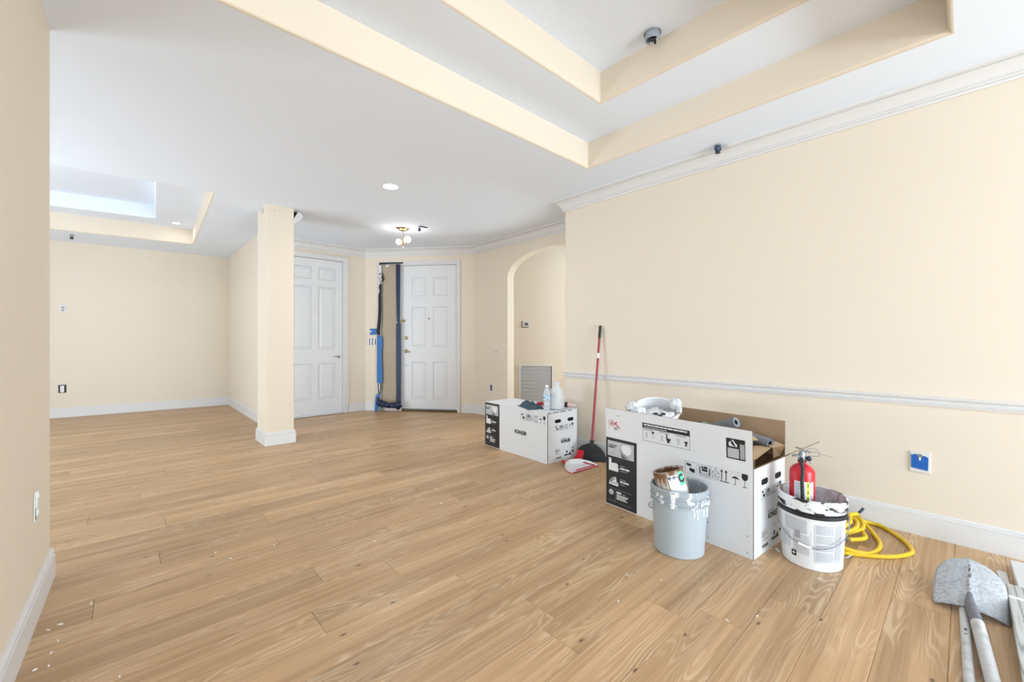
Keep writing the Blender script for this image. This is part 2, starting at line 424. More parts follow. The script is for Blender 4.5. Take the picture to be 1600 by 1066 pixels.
# entry wall, local frame: x along the wall, y away from the room
EW0 = (3.037, 7.0); EA = math.atan2(-1.482, 1.203)
def entry_pt(s, d=0): return (EW0[0] + s*math.cos(EA) - d*math.sin(EA), EW0[1] + s*math.sin(EA) + d*math.cos(EA))
OP0, OP1, OPZ = 0.275, 1.632, 2.492
mb = MB().box((-0.06, 0, ZB), (OP0, 0.14, ZT)).box((OP1, 0, ZB), (1.97, 0.14, ZT)).box((OP0, 0, OPZ), (OP1, 0.14, ZT))
o = struct(obj('wall_entry', mb, WALL, loc=(EW0[0], EW0[1], 0), rot=(0, 0, EA)))
CO0, CO1, COZ = 1.775, 2.672, 2.515
mb = MB().box((1.43, 7.0, ZB), (CO0, 7.12, ZT)).box((CO1, 7.0, ZB), (3.10, 7.12, ZT)).box((CO0, 7.0, COZ), (CO1, 7.12, ZT))
struct(obj('wall_closet', mb, WALL))
# hall beyond the arch: 45 degree wall and its neighbours
HW = (4.33, 5.23); HA = -PI/4
def hall_pt(s, d=0): return (HW[0] + s*math.cos(HA) - d*math.sin(HA), HW[1] + s*math.sin(HA) + d*math.cos(HA))
struct(obj('wall_hall', MB().box((0, 0, ZB), (2.62, 0.12, ZT)), WALL, loc=(HW[0], HW[1], 0), rot=(0, 0, HA)))
wall('wall_east', [(6.2, 2.8), (6.3, 2.8), (6.3, 3.95), (6.2, 3.95)])
wall('wall_hallside', [(4.37, 2.8), (6.2, 2.8), (6.2, 2.9), (4.37, 2.9)])
# unseen enclosure: rear wall with sliding doors, west wall of the left room with a window
mb = MB().box((-3.4, -5.7, ZB), (0.1, -5.56, ZT)).box((3.4, -5.7, ZB), (3.75, -5.56, ZT)).box((0.1, -5.7, 2.42), (3.4, -5.56, ZT))
struct(obj('wall_rear', mb, WALL))
mb = MB().box((-3.4, -5.6, ZB), (-3.26, -3.1, ZT)).box((-3.4, -0.1, ZB), (-3.26, 4.5, ZT)).box((-3.4, -3.1, 2.45), (-3.26, -0.1, ZT)).box((-3.4, 7.3, ZB), (-3.26, 9.9, ZT)).box((-3.4, 4.5, ZB), (-3.26, 7.3, 0.4)).box((-3.4, 4.5, 2.45), (-3.26, 7.3, ZT))
struct(obj('wall_west', mb, WALL))
mb = MB()
for x in (0.1, 1.2, 2.3, 3.36): mb.box((x, -5.66, 0), (x + 0.04, -5.6, 2.42))
mb.box((0.1, -5.66, 0), (3.4, -5.6, 0.05)).box((0.1, -5.66, 2.37), (3.4, -5.6, 2.42))
struct(obj('door_3', mb, TRIM))
mb = MB()
for y in (4.5, 5.88, 7.26): mb.box((-3.36, y, 0.4), (-3.3, y + 0.04, 2.45))
mb.box((-3.36, 4.5, 0.4), (-3.3, 7.3, 0.44)).box((-3.36, 4.5, 2.41), (-3.3, 7.3, 2.45))
struct(obj('window_2', mb, TRIM))
mb = MB()
for y in (-3.1, -1.62, -0.14): mb.box((-3.36, y, 0), (-3.3, y + 0.04, 2.45))
mb.box((-3.36, -3.1, 0), (-3.3, -0.1, 0.05)).box((-3.36, -3.1, 2.41), (-3.3, -0.1, 2.45))
struct(obj('door_4', mb, TRIM))

# square column
column = struct(obj('column', MB().box((1.175, 5.37, ZB), (1.465, 5.80, ZT)), WALL, bevel=0.012))
# leftover stubs of a cut crown moulding at its top
xz = lambda a, b, q: (a, q, b)
o = obj('crown_stub', MB().prism_map([(1.530,CE-.004),(1.560,CE-.010),(1.590,CE-.050),(1.585,CE-.060),(1.480,CE-.165),(1.467,CE-.128)], xz, 5.45, 5.56), TRIM, column); o['label'] = 'cut off white end of a crown moulding'
obj('crown_stub', MB().prism_map([(1.174,CE-.03),(1.150,CE-.03),(1.146,CE-.065),(1.174,CE-.075)], xz, 5.50, 5.56), TRIM, column)
obj('broken_edge', MB().prism_map([(1.4655,CE-.012),(1.528,CE-.006),(1.4655,CE-.126)], xz, 5.47, 5.54), DARK, column)
mb = MB(); r_ = random.Random(5)
for i in range(7):
    x = 1.21 + .03*i + r_.uniform(-.01, .01); z = CE - r_.uniform(.04, .075); mb.box((x, 5.3692, z), (x + r_.uniform(.006, .016), 5.3700, z + .006))
o = obj('nail_hole', mb, plain('tan_filler', (190, 176, 156), .8), column); o['kind'] = 'stuff'

# ---------------------------------------------------------------- swept trim
def sweep(name, path, prof, side=1, mat=None, parent=None, start_m=None, end_m=None, split=True):
    """prof: (distance from wall, z); side=+1 offsets to the left of the path direction"""
    P = [Vector(p) for p in path]; n = len(P); mit = []
    for i in range(n):
        ds = []
        if i > 0: ds.append((P[i]-P[i-1]).normalized())
        if i < n-1: ds.append((P[i+1]-P[i]).normalized())
        ns = [Vector((-d.y, d.x)) * side for d in ds]
        m = ns[0] if len(ns) == 1 else (ns[0]+ns[1]) / (1 + ns[0].dot(ns[1]))
        mit.append(m)
    out = []
    for i in range(n-1):
        mb = MB(); k = len(prof)
        vs = [(P[j].x + mit[j].x*d, P[j].y + mit[j].y*d, z) for j in (i, i+1) for d, z in prof]
        fs = [(q, (q+1) % k, k+(q+1) % k, k+q) for q in range(k)] + [tuple(range(k)), tuple(range(k, 2*k))[::-1]]
        mb.add(vs, fs)
        o = obj(name, mb, mat or TRIM, parent, smooth=True, angle=30)
        if not parent: struct(o)
        out.append(o)
    return out
BASE = [(0, 0), (0.016, 0), (0.016, 0.112), (0.010, 0.114), (0.010, 0.118), (0.0135, 0.120), (0.0130, 0.132), (0.007, 0.135), (0.007, 0.138), (0.0095, 0.140), (0.006, 0.147), (0, 0.147)]
CROWN = [(0, CE), (0, CE-.122), (.012, CE-.122), (.015, CE-.110), (.011, CE-.108), (.011, CE-.104), (.020, CE-.101), (.023, CE-.094), (.019, CE-.091), (.019, CE-.088),
         (.026, CE-.084), (.036, CE-.064), (.050, CE-.046), (.066, CE-.034), (.074, CE-.030), (.066, CE-.027), (.066, CE-.021), (.082, CE-.019), (.092, CE-.012), (.092, CE)]
RAIL = [(0, .795), (.009, .795), (.012, .804), (.009, .806), (.009, .809), (.016, .811), (.017, .820), (.012, .823), (.012, .832), (.024, .838), (.028, .846), (.020, .852), (0, .852)]
foyc = entry_pt(1.909)
CR = (foyc[0], foyc[1])
sweep('trim_1', [(RW, -5.6), (RW, 3.026), (4.24, 3.026), CR, EW0, (1.43, 7.0)], CROWN)
sweep('trim_2', [(RW, -5.6), (RW, 3.024)], RAIL)
sweep('baseboard_right', [(RW, -5.6), (RW, 3.026), (4.24, 3.026)], BASE)
sweep('baseboard_foyer', [(4.24, 4.69), CR, entry_pt(1.70)], BASE)
sweep('baseboard_entry', [entry_pt(0.205), EW0, (2.745, 7.0)], BASE)
sweep('baseboard_back', [(1.70, 7.0), (1.43, 7.0), (1.43, 9.3625), (-3.3, 9.76)], BASE)
sweep('baseboard_left', [(-0.6, 3.12), (-0.275, 3.12), (LWs(0.9), 0.9)], BASE, side=1)
cx0, cy0, cx1, cy1 = 1.175, 5.37, 1.465, 5.80
def ring_base():
    mb = MB(); k = len(BASE)
    vs = []
    for (x, y, sx, sy) in ((cx0, cy0, -1, -1), (cx1, cy0, 1, -1), (cx1, cy1, 1, 1), (cx0, cy1, -1, 1)):
        vs += [(x + sx*d, y + sy*d, z) for d, z in BASE]
    fs = [(j*k+q, j*k+(q+1) % k, ((j+1) % 4)*k+(q+1) % k, ((j+1) % 4)*k+q) for j in range(4) for q in range(k)]
    return mb.add(vs, fs)
obj('baseboard', ring_base(), TRIM, column, smooth=True, angle=30)

# ---------------------------------------------------------------- doors
def six_panel(root, x0, x1, z0, z1, rows, y0=0.03, th=0.04, stile=0.115, mull=0.10):
    xm = (x0 + x1) / 2
    cols = [(x0+stile, xm-mull/2), (xm+mull/2, x1-stile)]
    mb = MB().box((x0, y0+0.011, z0), (x1, y0+th, z1))
    mb.box((x0, y0, z0), (x0+stile, y0+0.012, z1)).box((x1-stile, y0, z0), (x1, y0+0.012, z1)).box((xm-mull/2, y0, z0), (xm+mull/2, y0+0.012, z1))
    zs = [z0] + [q for r in rows for q in r] + [z1]
    for i in range(0, len(zs), 2):
        for a, b in cols: mb.box((a, y0, zs[i]), (b, y0+0.012, zs[i+1]))
    obj('slab', mb, DOORW, root, recalc=False)
    for (a, b) in cols:
        for (c, d) in rows:
            e, f = 0.004, 0.032
            V = [(a+e,y0+.0112,c+e),(b-e,y0+.0112,c+e),(b-e,y0+.0112,d-e),(a+e,y0+.0112,d-e)]
            e2 = e + 0.008; V += [(a+e2,y0+.0045,c+e2),(b-e2,y0+.0045,c+e2),(b-e2,y0+.0045,d-e2),(a+e2,y0+.0045,d-e2)]
            e3 = e2 + 0.006; V += [(a+e3,y0+.0095,c+e3),(b-e3,y0+.0095,c+e3),(b-e3,y0+.0095,d-e3),(a+e3,y0+.0095,d-e3)]
            e4 = e3 + f; V += [(a+e4,y0+.002,c+e4),(b-e4,y0+.002,c+e4),(b-e4,y0+.002,d-e4),(a+e4,y0+.002,d-e4)]
            F = [(4*k+i, 4*k+(i+1) % 4, 4*k+4+(i+1) % 4, 4*k+4+i) for k in range(3) for i in range(4)] + [(12,13,14,15)]
            obj('panel', MB().add(V, F), DOORW, root, recalc=False)
def casing(x0, x1, z1, w_=0.062, t=0.016):
    """mitred flat casing with an inner bead, around an opening, face at y=0"""
    mb = MB()
    mb.box((x0-w_, -t, 0), (x0, 0.0, z1)).box((x1, -t, 0), (x1+w_, 0.0, z1)).box((x0-w_, -t, z1), (x1+w_, 0.0, z1+w_))
    mb.box((x0-w_, -t-.005, 0), (x0-w_+.014, -t, z1+w_)).box((x1+w_-.014, -t-.005, 0), (x1+w_, -t, z1+w_)).box((x0-w_, -t-.005, z1+w_-.014), (x1+w_, -t, z1+w_))
    return mb
def jamb(x0, x1, z1, y1=0.13, t=0.012):
    return MB().box((x0, 0, 0), (x0+t, y1, z1)).box((x1-t, 0, 0), (x1, y1, z1)).box((x0+t, 0, z1-t), (x1-t, y1, z1))
# closet door
d1 = struct_empty('door_1', (0, 7.0, 0))
six_panel(d1, 1.792, 2.655, 0.025, 2.495, [(0.25, 0.83), (1.056, 2.06), (2.17, 2.37)])
obj('door_casing', casing(CO0, CO1, COZ), TRIM, d1, bevel=0.004)
obj('door_jamb', jamb(CO0, CO1, COZ), TRIM, d1)
obj('threshold', MB().box((CO0, 0.0, 0), (CO1, 0.12, 0.012)), TRIM, d1)
mb = MB().lathe([(0, 0), (0.026, 0), (0.026, 0.008), (0.012, 0.012), (0.011, 0.045), (0.0, 0.045)], 20)
mb.xf(Matrix.Translation((2.594, 0.03, 0.935)) @ Matrix.Rotation(PI/2, 4, 'X'))
mb.tube([(2.594, -0.012, 0.935), (2.57, -0.018, 0.937), (2.54, -0.020, 0.938), (2.49, -0.014, 0.936)], [0.010, 0.010, 0.009, 0.007], 10)
obj('lever_handle', mb, NICKEL, d1, smooth=True)
o = obj('hinge_leaf', MB().box((CO0, -0.004, 0.005), (CO0+0.02, 0.03, 0.10)), NICKEL, d1)
# front door, in the entry wall frame
d2 = struct_empty('door_2', (EW0[0], EW0[1], 0), EA)
six_panel(d2, 0.657, 1.604, 0.045, 2.465, [(0.21, 0.84), (1.094, 1.77), (1.95, 2.27)], stile=0.165, mull=0.135)
mb = casing(OP0, OP1, OPZ, 0.045)
obj('door_casing', mb, TRIM, d2, bevel=0.004)
mb = jamb(OP0, OP1, OPZ, 0.13, 0.022); mb.box((0.618, 0.012, 0), (0.652, 0.13, OPZ-.022))
obj('door_jamb', mb, TRIM, d2)
obj('threshold', MB().box((0.65, -0.01, 0), (OP1, 0.13, 0.035)), plain('bronze_threshold', (96, 84, 62), 0.4, 0.6), d2, bevel=0.006)
for hz in (2.205, 1.56, 0.91, 0.257):
    mb = MB().box((1.600, 0.024, hz-0.055), (1.616, 0.034, hz+0.055))
    mb.tube([(1.609, 0.02, hz-0.058), (1.609, 0.02, hz+0.058)], 0.0075, 10)
    obj('hinge', mb, NICKEL, d2, smooth=True)
def rosette(x, z, r, extra=None, mat=BRASS, name='deadbolt', parent=d2):
    mb = MB().lathe([(0, 0), (r, 0), (r, 0.006), (r*.8, 0.014), (r*.55, 0.018), (r*.5, 0.03), (0, 0.03)], 20)
    mb.xf(Matrix.Translation((x, 0.03, z)) @ Matrix.Rotation(PI/2, 4, 'X'))
    if extra: extra(mb)
    return obj(name, mb, mat, parent, smooth=True)
rosette(0.723, 1.244, 0.031, lambda m: m.box((0.717, -0.012, 1.228), (0.729, 0.005, 1.26)))
rosette(0.723, 1.018, 0.031, lambda m: m.tube([(0.723, 0.0, 1.018), (0.726, -0.02, 1.016), (0.75, -0.028, 1.012), (0.80, -0.026, 1.006), (0.815, -0.018, 1.003)], [.011,.011,.010,.008,.006], 10), name='lever_handle')
rosette(1.126, 1.57, 0.011, mat=BLACK, name='peephole')
rosette(0.729, 0.774, 0.008, mat=MIDPIC, name='patched_hole')
mb = MB().tube([(0.53, -0.006, 1.531), (0.585, -0.014, 1.531), (0.61, -0.02, 1.533), (0.68, -0.02, 1.531)], [.012, .008, .006, .006], 10)
mb.tube([(0.684, -0.024, 1.497), (0.684, -0.024, 1.566)], 0.008, 10).box((0.664, 0.0, 1.512), (0.70, 0.03, 1.55)).box((0.672, -0.024, 1.522), (0.694, 0.0, 1.54))
obj('security_latch', mb, BRASS, d2, smooth=True)
# sidelight covered with tan masking paper
w1 = struct_empty('window_1', (EW0[0], EW0[1], 0), EA)
obj('window_frame', MB().box((0.297, 0.05, 0.03), (0.33, 0.10, 2.47)).box((0.585, 0.05, 0.03), (0.618, 0.10, 2.47)).box((0.33, 0.05, 0.03), (0.585, 0.10, 0.28)).box((0.33, 0.05, 2.42), (0.585, 0.10, 2.47)), TRIM, w1)
obj('window_pane', MB().box((0.33, 0.07, 0.28), (0.585, 0.076, 2.42)), plain('glass_pane', (220, 228, 230), 0.05, trans=0.9), w1)
TANP = plain('tan_masking_paper', (174, 158, 138), 0.75, var=0.05, scale=6, bump=0.25, bscale=5)
NAVY = plain('navy_film', (22, 33, 70), 0.45, var=0.15, scale=14)
BLUE = plain('bright_blue_tape', (26, 104, 174), 0.5, var=0.06, scale=20)
t = thing('masking_paper', 'tall tan paper sheet with a navy edge strip covering the sidelight beside the front door', 'masking paper', (EW0[0], EW0[1], 0), EA)
mb = MB(); nx, nz = 8, 48; vs = []; 
for j in range(nz+1):
    z = 0.165 + (2.49-0.165) * j / nz
    for i in range(nx+1):
        x = 0.315 - 0.02 * (1 - j/nz) * 0 + (0.572-0.315) * i / nx
        fall = max(0, 0.55 - z) * 0.06
        y = -0.026 - 0.006 * noise.noise(Vector((x*9, z*2.2, 3))) - fall * (0.6 + noise.noise(Vector((x*14, z*5, 1))))
        zz = z - (0.035 * math.sin(i / nx * PI) if j == 0 else 0)
        vs.append((x, y, zz))
mb.add(vs, [(j*(nx+1)+i, j*(nx+1)+i+1, (j+1)*(nx+1)+i+1, (j+1)*(nx+1)+i) for j in range(nz) for i in range(nx)])
o = obj('paper_sheet', mb, TANP, t, smooth=True, recalc=False)
sm = o.modifiers.new('s', 'SOLIDIFY'); sm.thickness = 0.002
mb = MB()
for (za, zb, xa, xb, xc, xd) in ((1.545, 2.49, .566, .640, .578, .634), (1.50, 1.545, .578, .634, .588, .622), (1.48, 1.50, .588, .622, .572, .652), (0.95, 1.48, .572, .652, .570, .655), (0.13, 0.95, .570, .655, .578, .652)):
    # (z low, z high, x-range at high end, x-range at low end)
    mb.add([(xc,-.034,za),(xd,-.034,za),(xb,-.034,zb),(xa,-.034,zb),(xc,-.024,za),(xd,-.024,za),(xb,-.024,zb),(xa,-.024,zb)], [(0,1,2,3),(4,7,6,5),(0,3,7,4),(1,5,6,2),(0,4,5,1),(3,2,6,7)])
o = obj('navy_edge_strip', mb, NAVY, t); o['label'] = 'navy blue tape strip along the door side'
mb = MB().add([(.272,-.036,2.475),(.30,-.036,2.495),(.46,-.036,2.498),(.69,-.036,2.500),(.69,-.036,2.518),(.50,-.036,2.522),(.272,-.036,2.525)], [tuple(range(7))])
mb.add([(x, -0.024, z) for x, y, z in mb.v[:7]], [tuple(range(7))[::-1]]); mb.f += [(i, (i+1) % 7, 7+(i+1) % 7, 7+i) for i in range(7)]; mb.m += [0]*7
o = obj('black_tape', mb, BLACK, t); o['label'] = 'black tape strip across the top'
obj('tape_scrap', MB().box((.272, -.037, 2.37), (.305, -.0245, 2.478)), WHITEINK, t)
obj('tape_scrap', MB().ball((.415, -.036, 2.465), 0.022, 12, 0, (1.6, .4, .8), lambda d: 0.25*noise.noise(d*4)), WHITEINK, t, smooth=True)
t = thing('hanging_strap', 'black strap with a white clip hanging down the left edge of the tan paper', 'strap', (EW0[0], EW0[1], 0), EA)
def ribbon(path, wid, th, mb=None):
    mb = mb or MB(); n = len(path); vs = []
    for (x, y, z), w_ in zip(path, wid): vs += [(x-w_/2, y-th/2, z), (x+w_/2, y-th/2, z), (x+w_/2, y+th/2, z), (x-w_/2, y+th/2, z)]
    fs = [(4*i+k, 4*i+(k+1) % 4, 4*i+4+(k+1) % 4, 4*i+4+k) for i in range(n-1) for k in range(4)] + [(0,1,2,3), (4*n-4, 4*n-3, 4*n-2, 4*n-1)]
    return mb.add(vs, fs)
obj('strap', ribbon([(.300,-.046,2.16),(.292,-.05,2.10),(.300,-.048,2.04),(.288,-.05,1.97),(.290,-.052,1.75),(.280,-.052,1.55),(.262,-.05,1.38),(.265,-.05,1.29)], [.03,.045,.03,.048,.05,.055,.06,.05], .012), plain('black_webbing', (26, 27, 34), 0.7), t, bevel=0.003)
mb = MB().ball((.297, -.05, 2.30), 0.04, 14, 0, (.75, .5, 1.3), lambda d: 0.3*noise.noise(d*3)); mb.ball((.305, -.05, 2.22), 0.025, 12, 0, (.8, .6, 1.4), lambda d: 0.3*noise.noise(d*5))
o = obj('clip', mb, two_tone('white_and_black_clip', (40, 40, 44), (228, 228, 226), 45, .42, .5), t, smooth=True); o['label'] = 'white metal clip'
obj('clip_bar', MB().tube([(.32,-.048,2.335),(.352,-.05,2.24),(.335,-.05,2.20)], .011, 8), BLACK, t, smooth=True)
t = tag(obj('blue_tape_strip', ribbon([(.262,-.05,1.285),(.285,-.052,1.25),(.287,-.052,1.12),(.28,-.052,.95),(.284,-.052,.7),(.286,-.05,.475)], [.05,.095,.10,.082,.098,.10], .008), BLUE, loc=(EW0[0], EW0[1], 0), rot=(0, 0, EA), bevel=0.002),
        'bright blue tall tape strip left of the tan paper below the black strap', 'tape')
t = thing('navy_cloth', 'crumpled navy cloth bundle at the foot of the tan covered sidelight', 'cloth', (EW0[0], EW0[1], 0), EA)
mb = MB()
for (x, z, r, sx, sz, sd) in ((.30,.145,.05,1.2,1.0,1),(.37,.12,.05,1.3,.95,2),(.45,.105,.048,1.5,.9,3),(.54,.105,.048,1.4,.95,4),(.62,.11,.055,1.1,1.2,5),(.655,.10,.03,1.4,.8,6),(.275,.20,.028,.9,1.8,7)):
    mb.ball((x, -.088, z), r, 14, 0, (sx, .8, sz), lambda d: 0.35*noise.noise(d*2.4 + Vector((sd*3.1, 0, 0))))
obj('cloth_bundle', mb, NAVY, t, smooth=True, angle=60)
for x in (.318, .625): obj('dangling_cord', MB().tube([(x, -.07, .09), (x+.002, -.068, .05), (x-.002, -.064, .0)], .005, 8), INK, t, smooth=True)
t = tag(obj('blue_rag', ribbon([(.262,-.06,.30),(.255,-.064,.25),(.252,-.068,.18),(.243,-.066,.12),(.236,-.066,.06),(.222,-.066,.0)], [.03,.075,.075,.065,.06,.035], .016), BLUE, loc=(EW0[0], EW0[1], 0), rot=(0, 0, EA), bevel=0.004),
        'bright blue rag hanging to the floor left of the navy cloth bundle', 'rag')
t = thing('strap_loop', 'thin black double cord hanging between the blue tape strip and the navy bundle', 'cord', (EW0[0], EW0[1], 0), EA)
obj('cord', MB().tube([(.262,-.058,.47),(.262,-.058,.38),(.276,-.058,.30)], .008, 8), BLACK, t, smooth=True)
obj('cord', MB().tube([(.312,-.058,.47),(.310,-.058,.38),(.292,-.058,.29)], .008, 8), BLACK, t, smooth=True)

# ---------------------------------------------------------------- wall fittings
def fitting(name, label, cat, pos, ang, group=None): return thing(name, label, cat, pos, ang, group)
RECEPT = WHITEINK
def outlet_plate(t, w_=.074, h_=.118, plate=TRIM, face=RECEPT, slots=True, ring=None):
    if plate: obj('cover_plate', MB().box((-w_/2, -.006, -h_/2), (w_/2, 0, h_/2)), plate, t, bevel=.002)
    if face:
        for dz in (-.021, .021):
            mb = MB().box((-.017, -.0095, dz-.014), (.017, -.005, dz+.014)); obj('receptacle', mb, face, t, bevel=.003)
            if slots: obj('slot', MB().box((-.008, -.0102, dz-.004), (-.005, -.009, dz+.007)).box((.005, -.0102, dz-.004), (.008, -.009, dz+.007)), BLACK, t)
# right wall: blue tape over an outlet, ringed by rough plaster; local x along -Y, y into the wall
t = fitting('taped_outlet', 'wall outlet covered with blue tape and ringed with rough white plaster on the right wall', 'outlet', (RW, .192, .447), -PI/2)
PLAST = plain('white_plaster', (222, 221, 217), .85, var=.05, scale=40, bump=.6, bscale=60)
mb = MB(); rr = random.Random(3); V = []
for i in range(28):
    q = i/28*4; s_, f_ = int(q), q-int(q)
    c_ = [(-.044+.088*f_, -.064), (.046, -.064+.128*f_), (.044-.088*f_, .062), (-.044, .062-.126*f_)][s_]
    V.append((c_[0]*(1+rr.uniform(-.05,.05)), c_[1]*(1+rr.uniform(-.04,.04))))
obj('plaster_ring', MB().prism_map(V, lambda a, b, q: (a, q, b), 0.0, -.007), PLAST, t, bevel=.002)
obj('blue_tape', MB().prism_map([(-.038,-.038),(.036,-.046),(.038,.032),(.026,.04),(.014,.042),(.006,.036),(.005,.016),(-.005,.016),(-.006,.036),(-.022,.048),(-.030,.038),(-.038,.044)], lambda a, b, q: (a, q, b), -.0068, -.011), plain('blue_painters_tape', (14, 92, 178), .5, var=.1, scale=60), t)
obj('yoke', MB().box((-.010, -.0125, .030), (.012, -.007, .050)), STEEL, t, bevel=.002)
obj('mounting_screw', MB().ball((0, -.011, .020), .006, 10, 0, (.8, .5, 1.8)), WHITEINK, t, smooth=True)
# left wall: plaster smeared box; local x along +Y, y into wall (-X)
t = fitting('plastered_switch_box', 'bare electrical box smeared with white plaster low on the left wall', 'electrical box', (LWs(2.72), 2.72, .475), PI/2 + 0.027)
mb = MB().prism_map([(-.032,-.06),(.0,-.068),(.035,-.055),(.036,.0),(.033,.05),(.012,.07),(-.02,.066),(-.036,.03),(-.034,-.02)], lambda a, b, q: (a, q, b), 0, -.004)
obj('plaster_patch', mb, PLAST, t, bevel=.0015)
for (x, z, r, sx, sz, sd) in ((.004,.045,.02,1,1.1,1),(.006,.01,.016,.9,1.6,2),(.01,-.025,.015,.9,1.4,3),(-.016,.02,.012,.8,2,4)):
    obj('plaster_blob', MB().ball((x, -.006, z), r, 12, 0, (sx, .5, sz), lambda d: .3*noise.noise(d*3+Vector((sd, 0, 0)))), PLAST, t, smooth=True)
obj('open_slot', MB().box((-.016,-.0052,-.052),(-.004,-.0035,-.036)).box((-.014,-.0052,-.03),(-.009,-.0035,.03)), DARK, t)
# left room back wall; wall runs from (1.46,9.36) to (-3.3,9.76)
BA = math.atan2(-.4, 4.76)
def back_pt(x): return (x, 9.36 + (1.46 - x) * .4/4.76)
t = fitting('uncovered_outlet', 'uncovered white outlet in a dark box low on the far left back wall', 'outlet', (*back_pt(-.714), .446), BA)
obj('box_edge', MB().box((-.043, -.003, -.062), (.043, 0, .062)), BLACK, t)
mb = MB().prism_map([(-.022,-.05),(0,-.058),(.022,-.05),(.022,.05),(-.022,.05)], lambda a, b, q: (a, q, b), -.003, -.016)
obj('receptacle', mb, RECEPT, t, bevel=.002)
t = fitting('low_voltage_plate', 'white cover plate with two grey jacks high on the far left back wall', 'wall plate', (*back_pt(-.707), 1.69), BA)
obj('cover_plate', MB().box((-.04, -.006, -.06), (.04, 0, .06)), TRIM, t, bevel=.002)
for dz in (-.02, .022): obj('jack', MB().box((-.016, -.009, dz-.013), (.016, -.005, dz+.013)), MIDPIC, t)
# entry wall: switches and blue tape
t = fitting('light_switches', 'three uncovered white rocker switches in a dark box left of the front door', 'light switch', (*entry_pt(.109), 1.176), EA)
obj('switch_box', MB().box((-.078, -.003, -.05), (.078, 0, .05)), plain('dark_brown_box', (52, 42, 36), .8), t)
for dx in (-.052, 0, .052):
    o = obj('rocker', MB().box((dx-.018, -.016, -.042), (dx+.018, -.003, .042)), RECEPT, t, bevel=.004)
    obj('yoke', MB().box((dx-.012, -.007, -.054), (dx+.012, -.002, .054)), STEEL, o)
t = fitting('taped_thermostat', 'square patch of bright blue tape above the three switches left of the front door', 'tape', (*entry_pt(.141), 1.348), EA)
obj('tape_patch', MB().prism_map([(-.055,-.052),(.06,-.052),(.06,-.028),(.066,-.026),(.064,.048),(.062,.054),(-.055,.054),(-.058,.03),(-.052,0)], lambda a, b, q: (a, q, b), 0, -.012), BLUE, t, bevel=.002)
obj('tape_tear', MB().box((-.05, -.0135, -.005), (-.02, -.0115, .02)), WHITEINK, t, bevel=.004)
# foyer right wall (x = 4.24): local x along -Y
t = fitting('foyer_outlet', 'white outlet plate with a navy taped receptacle on the foyer wall left of the arch', 'outlet', (4.24, 5.065, .455), -PI/2)
obj('cover_plate', MB().box((-.037, -.006, -.059), (.037, 0, .059)), TRIM, t, bevel=.002)
obj('taped_receptacle', MB().box((-.02, -.010, -.045), (.02, -.005, .045)), plain('dark_navy_tape', (40, 56, 84), .5), t, bevel=.003)
t = fitting('door_chime_button', 'small round white button on the foyer wall left of the arch', 'wall button', (4.24, 4.942, 1.031), -PI/2)
mb = MB().lathe([(0, .0), (.03, 0), (.03, .008), (.02, .016), (0, .016)], 20).xf(Matrix.Rotation(PI/2, 4, 'X'))
obj('bezel', mb, TRIM, t, smooth=True)
obj('button', MB().lathe([(0, .016), (.012, .016), (.011, .026), (0, .028)], 14).xf(Matrix.Rotation(PI/2, 4, 'X')), GREYPIC, t, smooth=True)
# hall wall: thermostat stub and return air grille
t = fitting('wall_thermostat', 'small white thermostat base on the hall wall above the return air grille', 'thermostat', (*hall_pt((4.744-4.33)*math.sqrt(2)), 1.463), HA)
obj('back_plate', MB().box((-.058, -.004, -.05), (.062, 0, .046)), TRIM, t, bevel=.002)
obj('corner_bracket', MB().box((-.062, -.008, -.052), (-.048, -.003, .05)).box((-.062, -.008, -.056), (.05, -.003, -.045)), plain('taupe_bracket', (96, 86, 78), .7), t)
obj('terminal_block', MB().box((-.012, -.014, -.025), (.045, -.003, .022)), plain('grey_terminal', (110, 106, 102), .6), t, bevel=.002)
gs0 = (4.668-4.33)*math.sqrt(2); gs1 = (5.052-4.33)*math.sqrt(2); gz1, gz0 = .808, .17
t = fitting('return_air_grille', 'white framed return air opening with crinkled grey film in the hall behind the arch', 'air grille', (*hall_pt(gs0), 0), HA)
gw = gs1 - gs0
obj('grille_frame', MB().box((0, -.014, gz0), (.03, 0, gz1)).box((gw-.012, -.014, gz0), (gw, 0, gz1)).box((.03, -.014, gz1-.022), (gw-.012, 0, gz1)).box((.03, -.014, gz0), (gw-.012, 0, gz0+.03)), TRIM, t, bevel=.003)
mb = MB(); nx, nz = 20, 44; vs = []
for j in range(nz+1):
    for i in range(nx+1):
        x = .03 + (gw-.052)*i/nx; z = gz0+.03 + (gz1-gz0-.055)*j/nz
        vs.append((x, -.006 + .006*math.sin(z*95 + 5*noise.noise(Vector((x*4, z*5, 0))))*noise.noise(Vector((x*3, z*9, 4))) + .002*noise.noise(Vector((x*20, z*60, 0))), z))
mb.add(vs, [(j*(nx+1)+i, j*(nx+1)+i+1, (j+1)*(nx+1)+i+1, (j+1)*(nx+1)+i) for j in range(nz) for i in range(nx)])
obj('filter_film', mb, plain('grey_plastic_film', (176, 179, 184), .4, var=.06, scale=14), t, smooth=True, recalc=False, angle=80)
obj('shadow_gap', MB().box((gw-.022, -.010, gz0+.03), (gw-.012, 0, gz1-.022)), DARK, t)

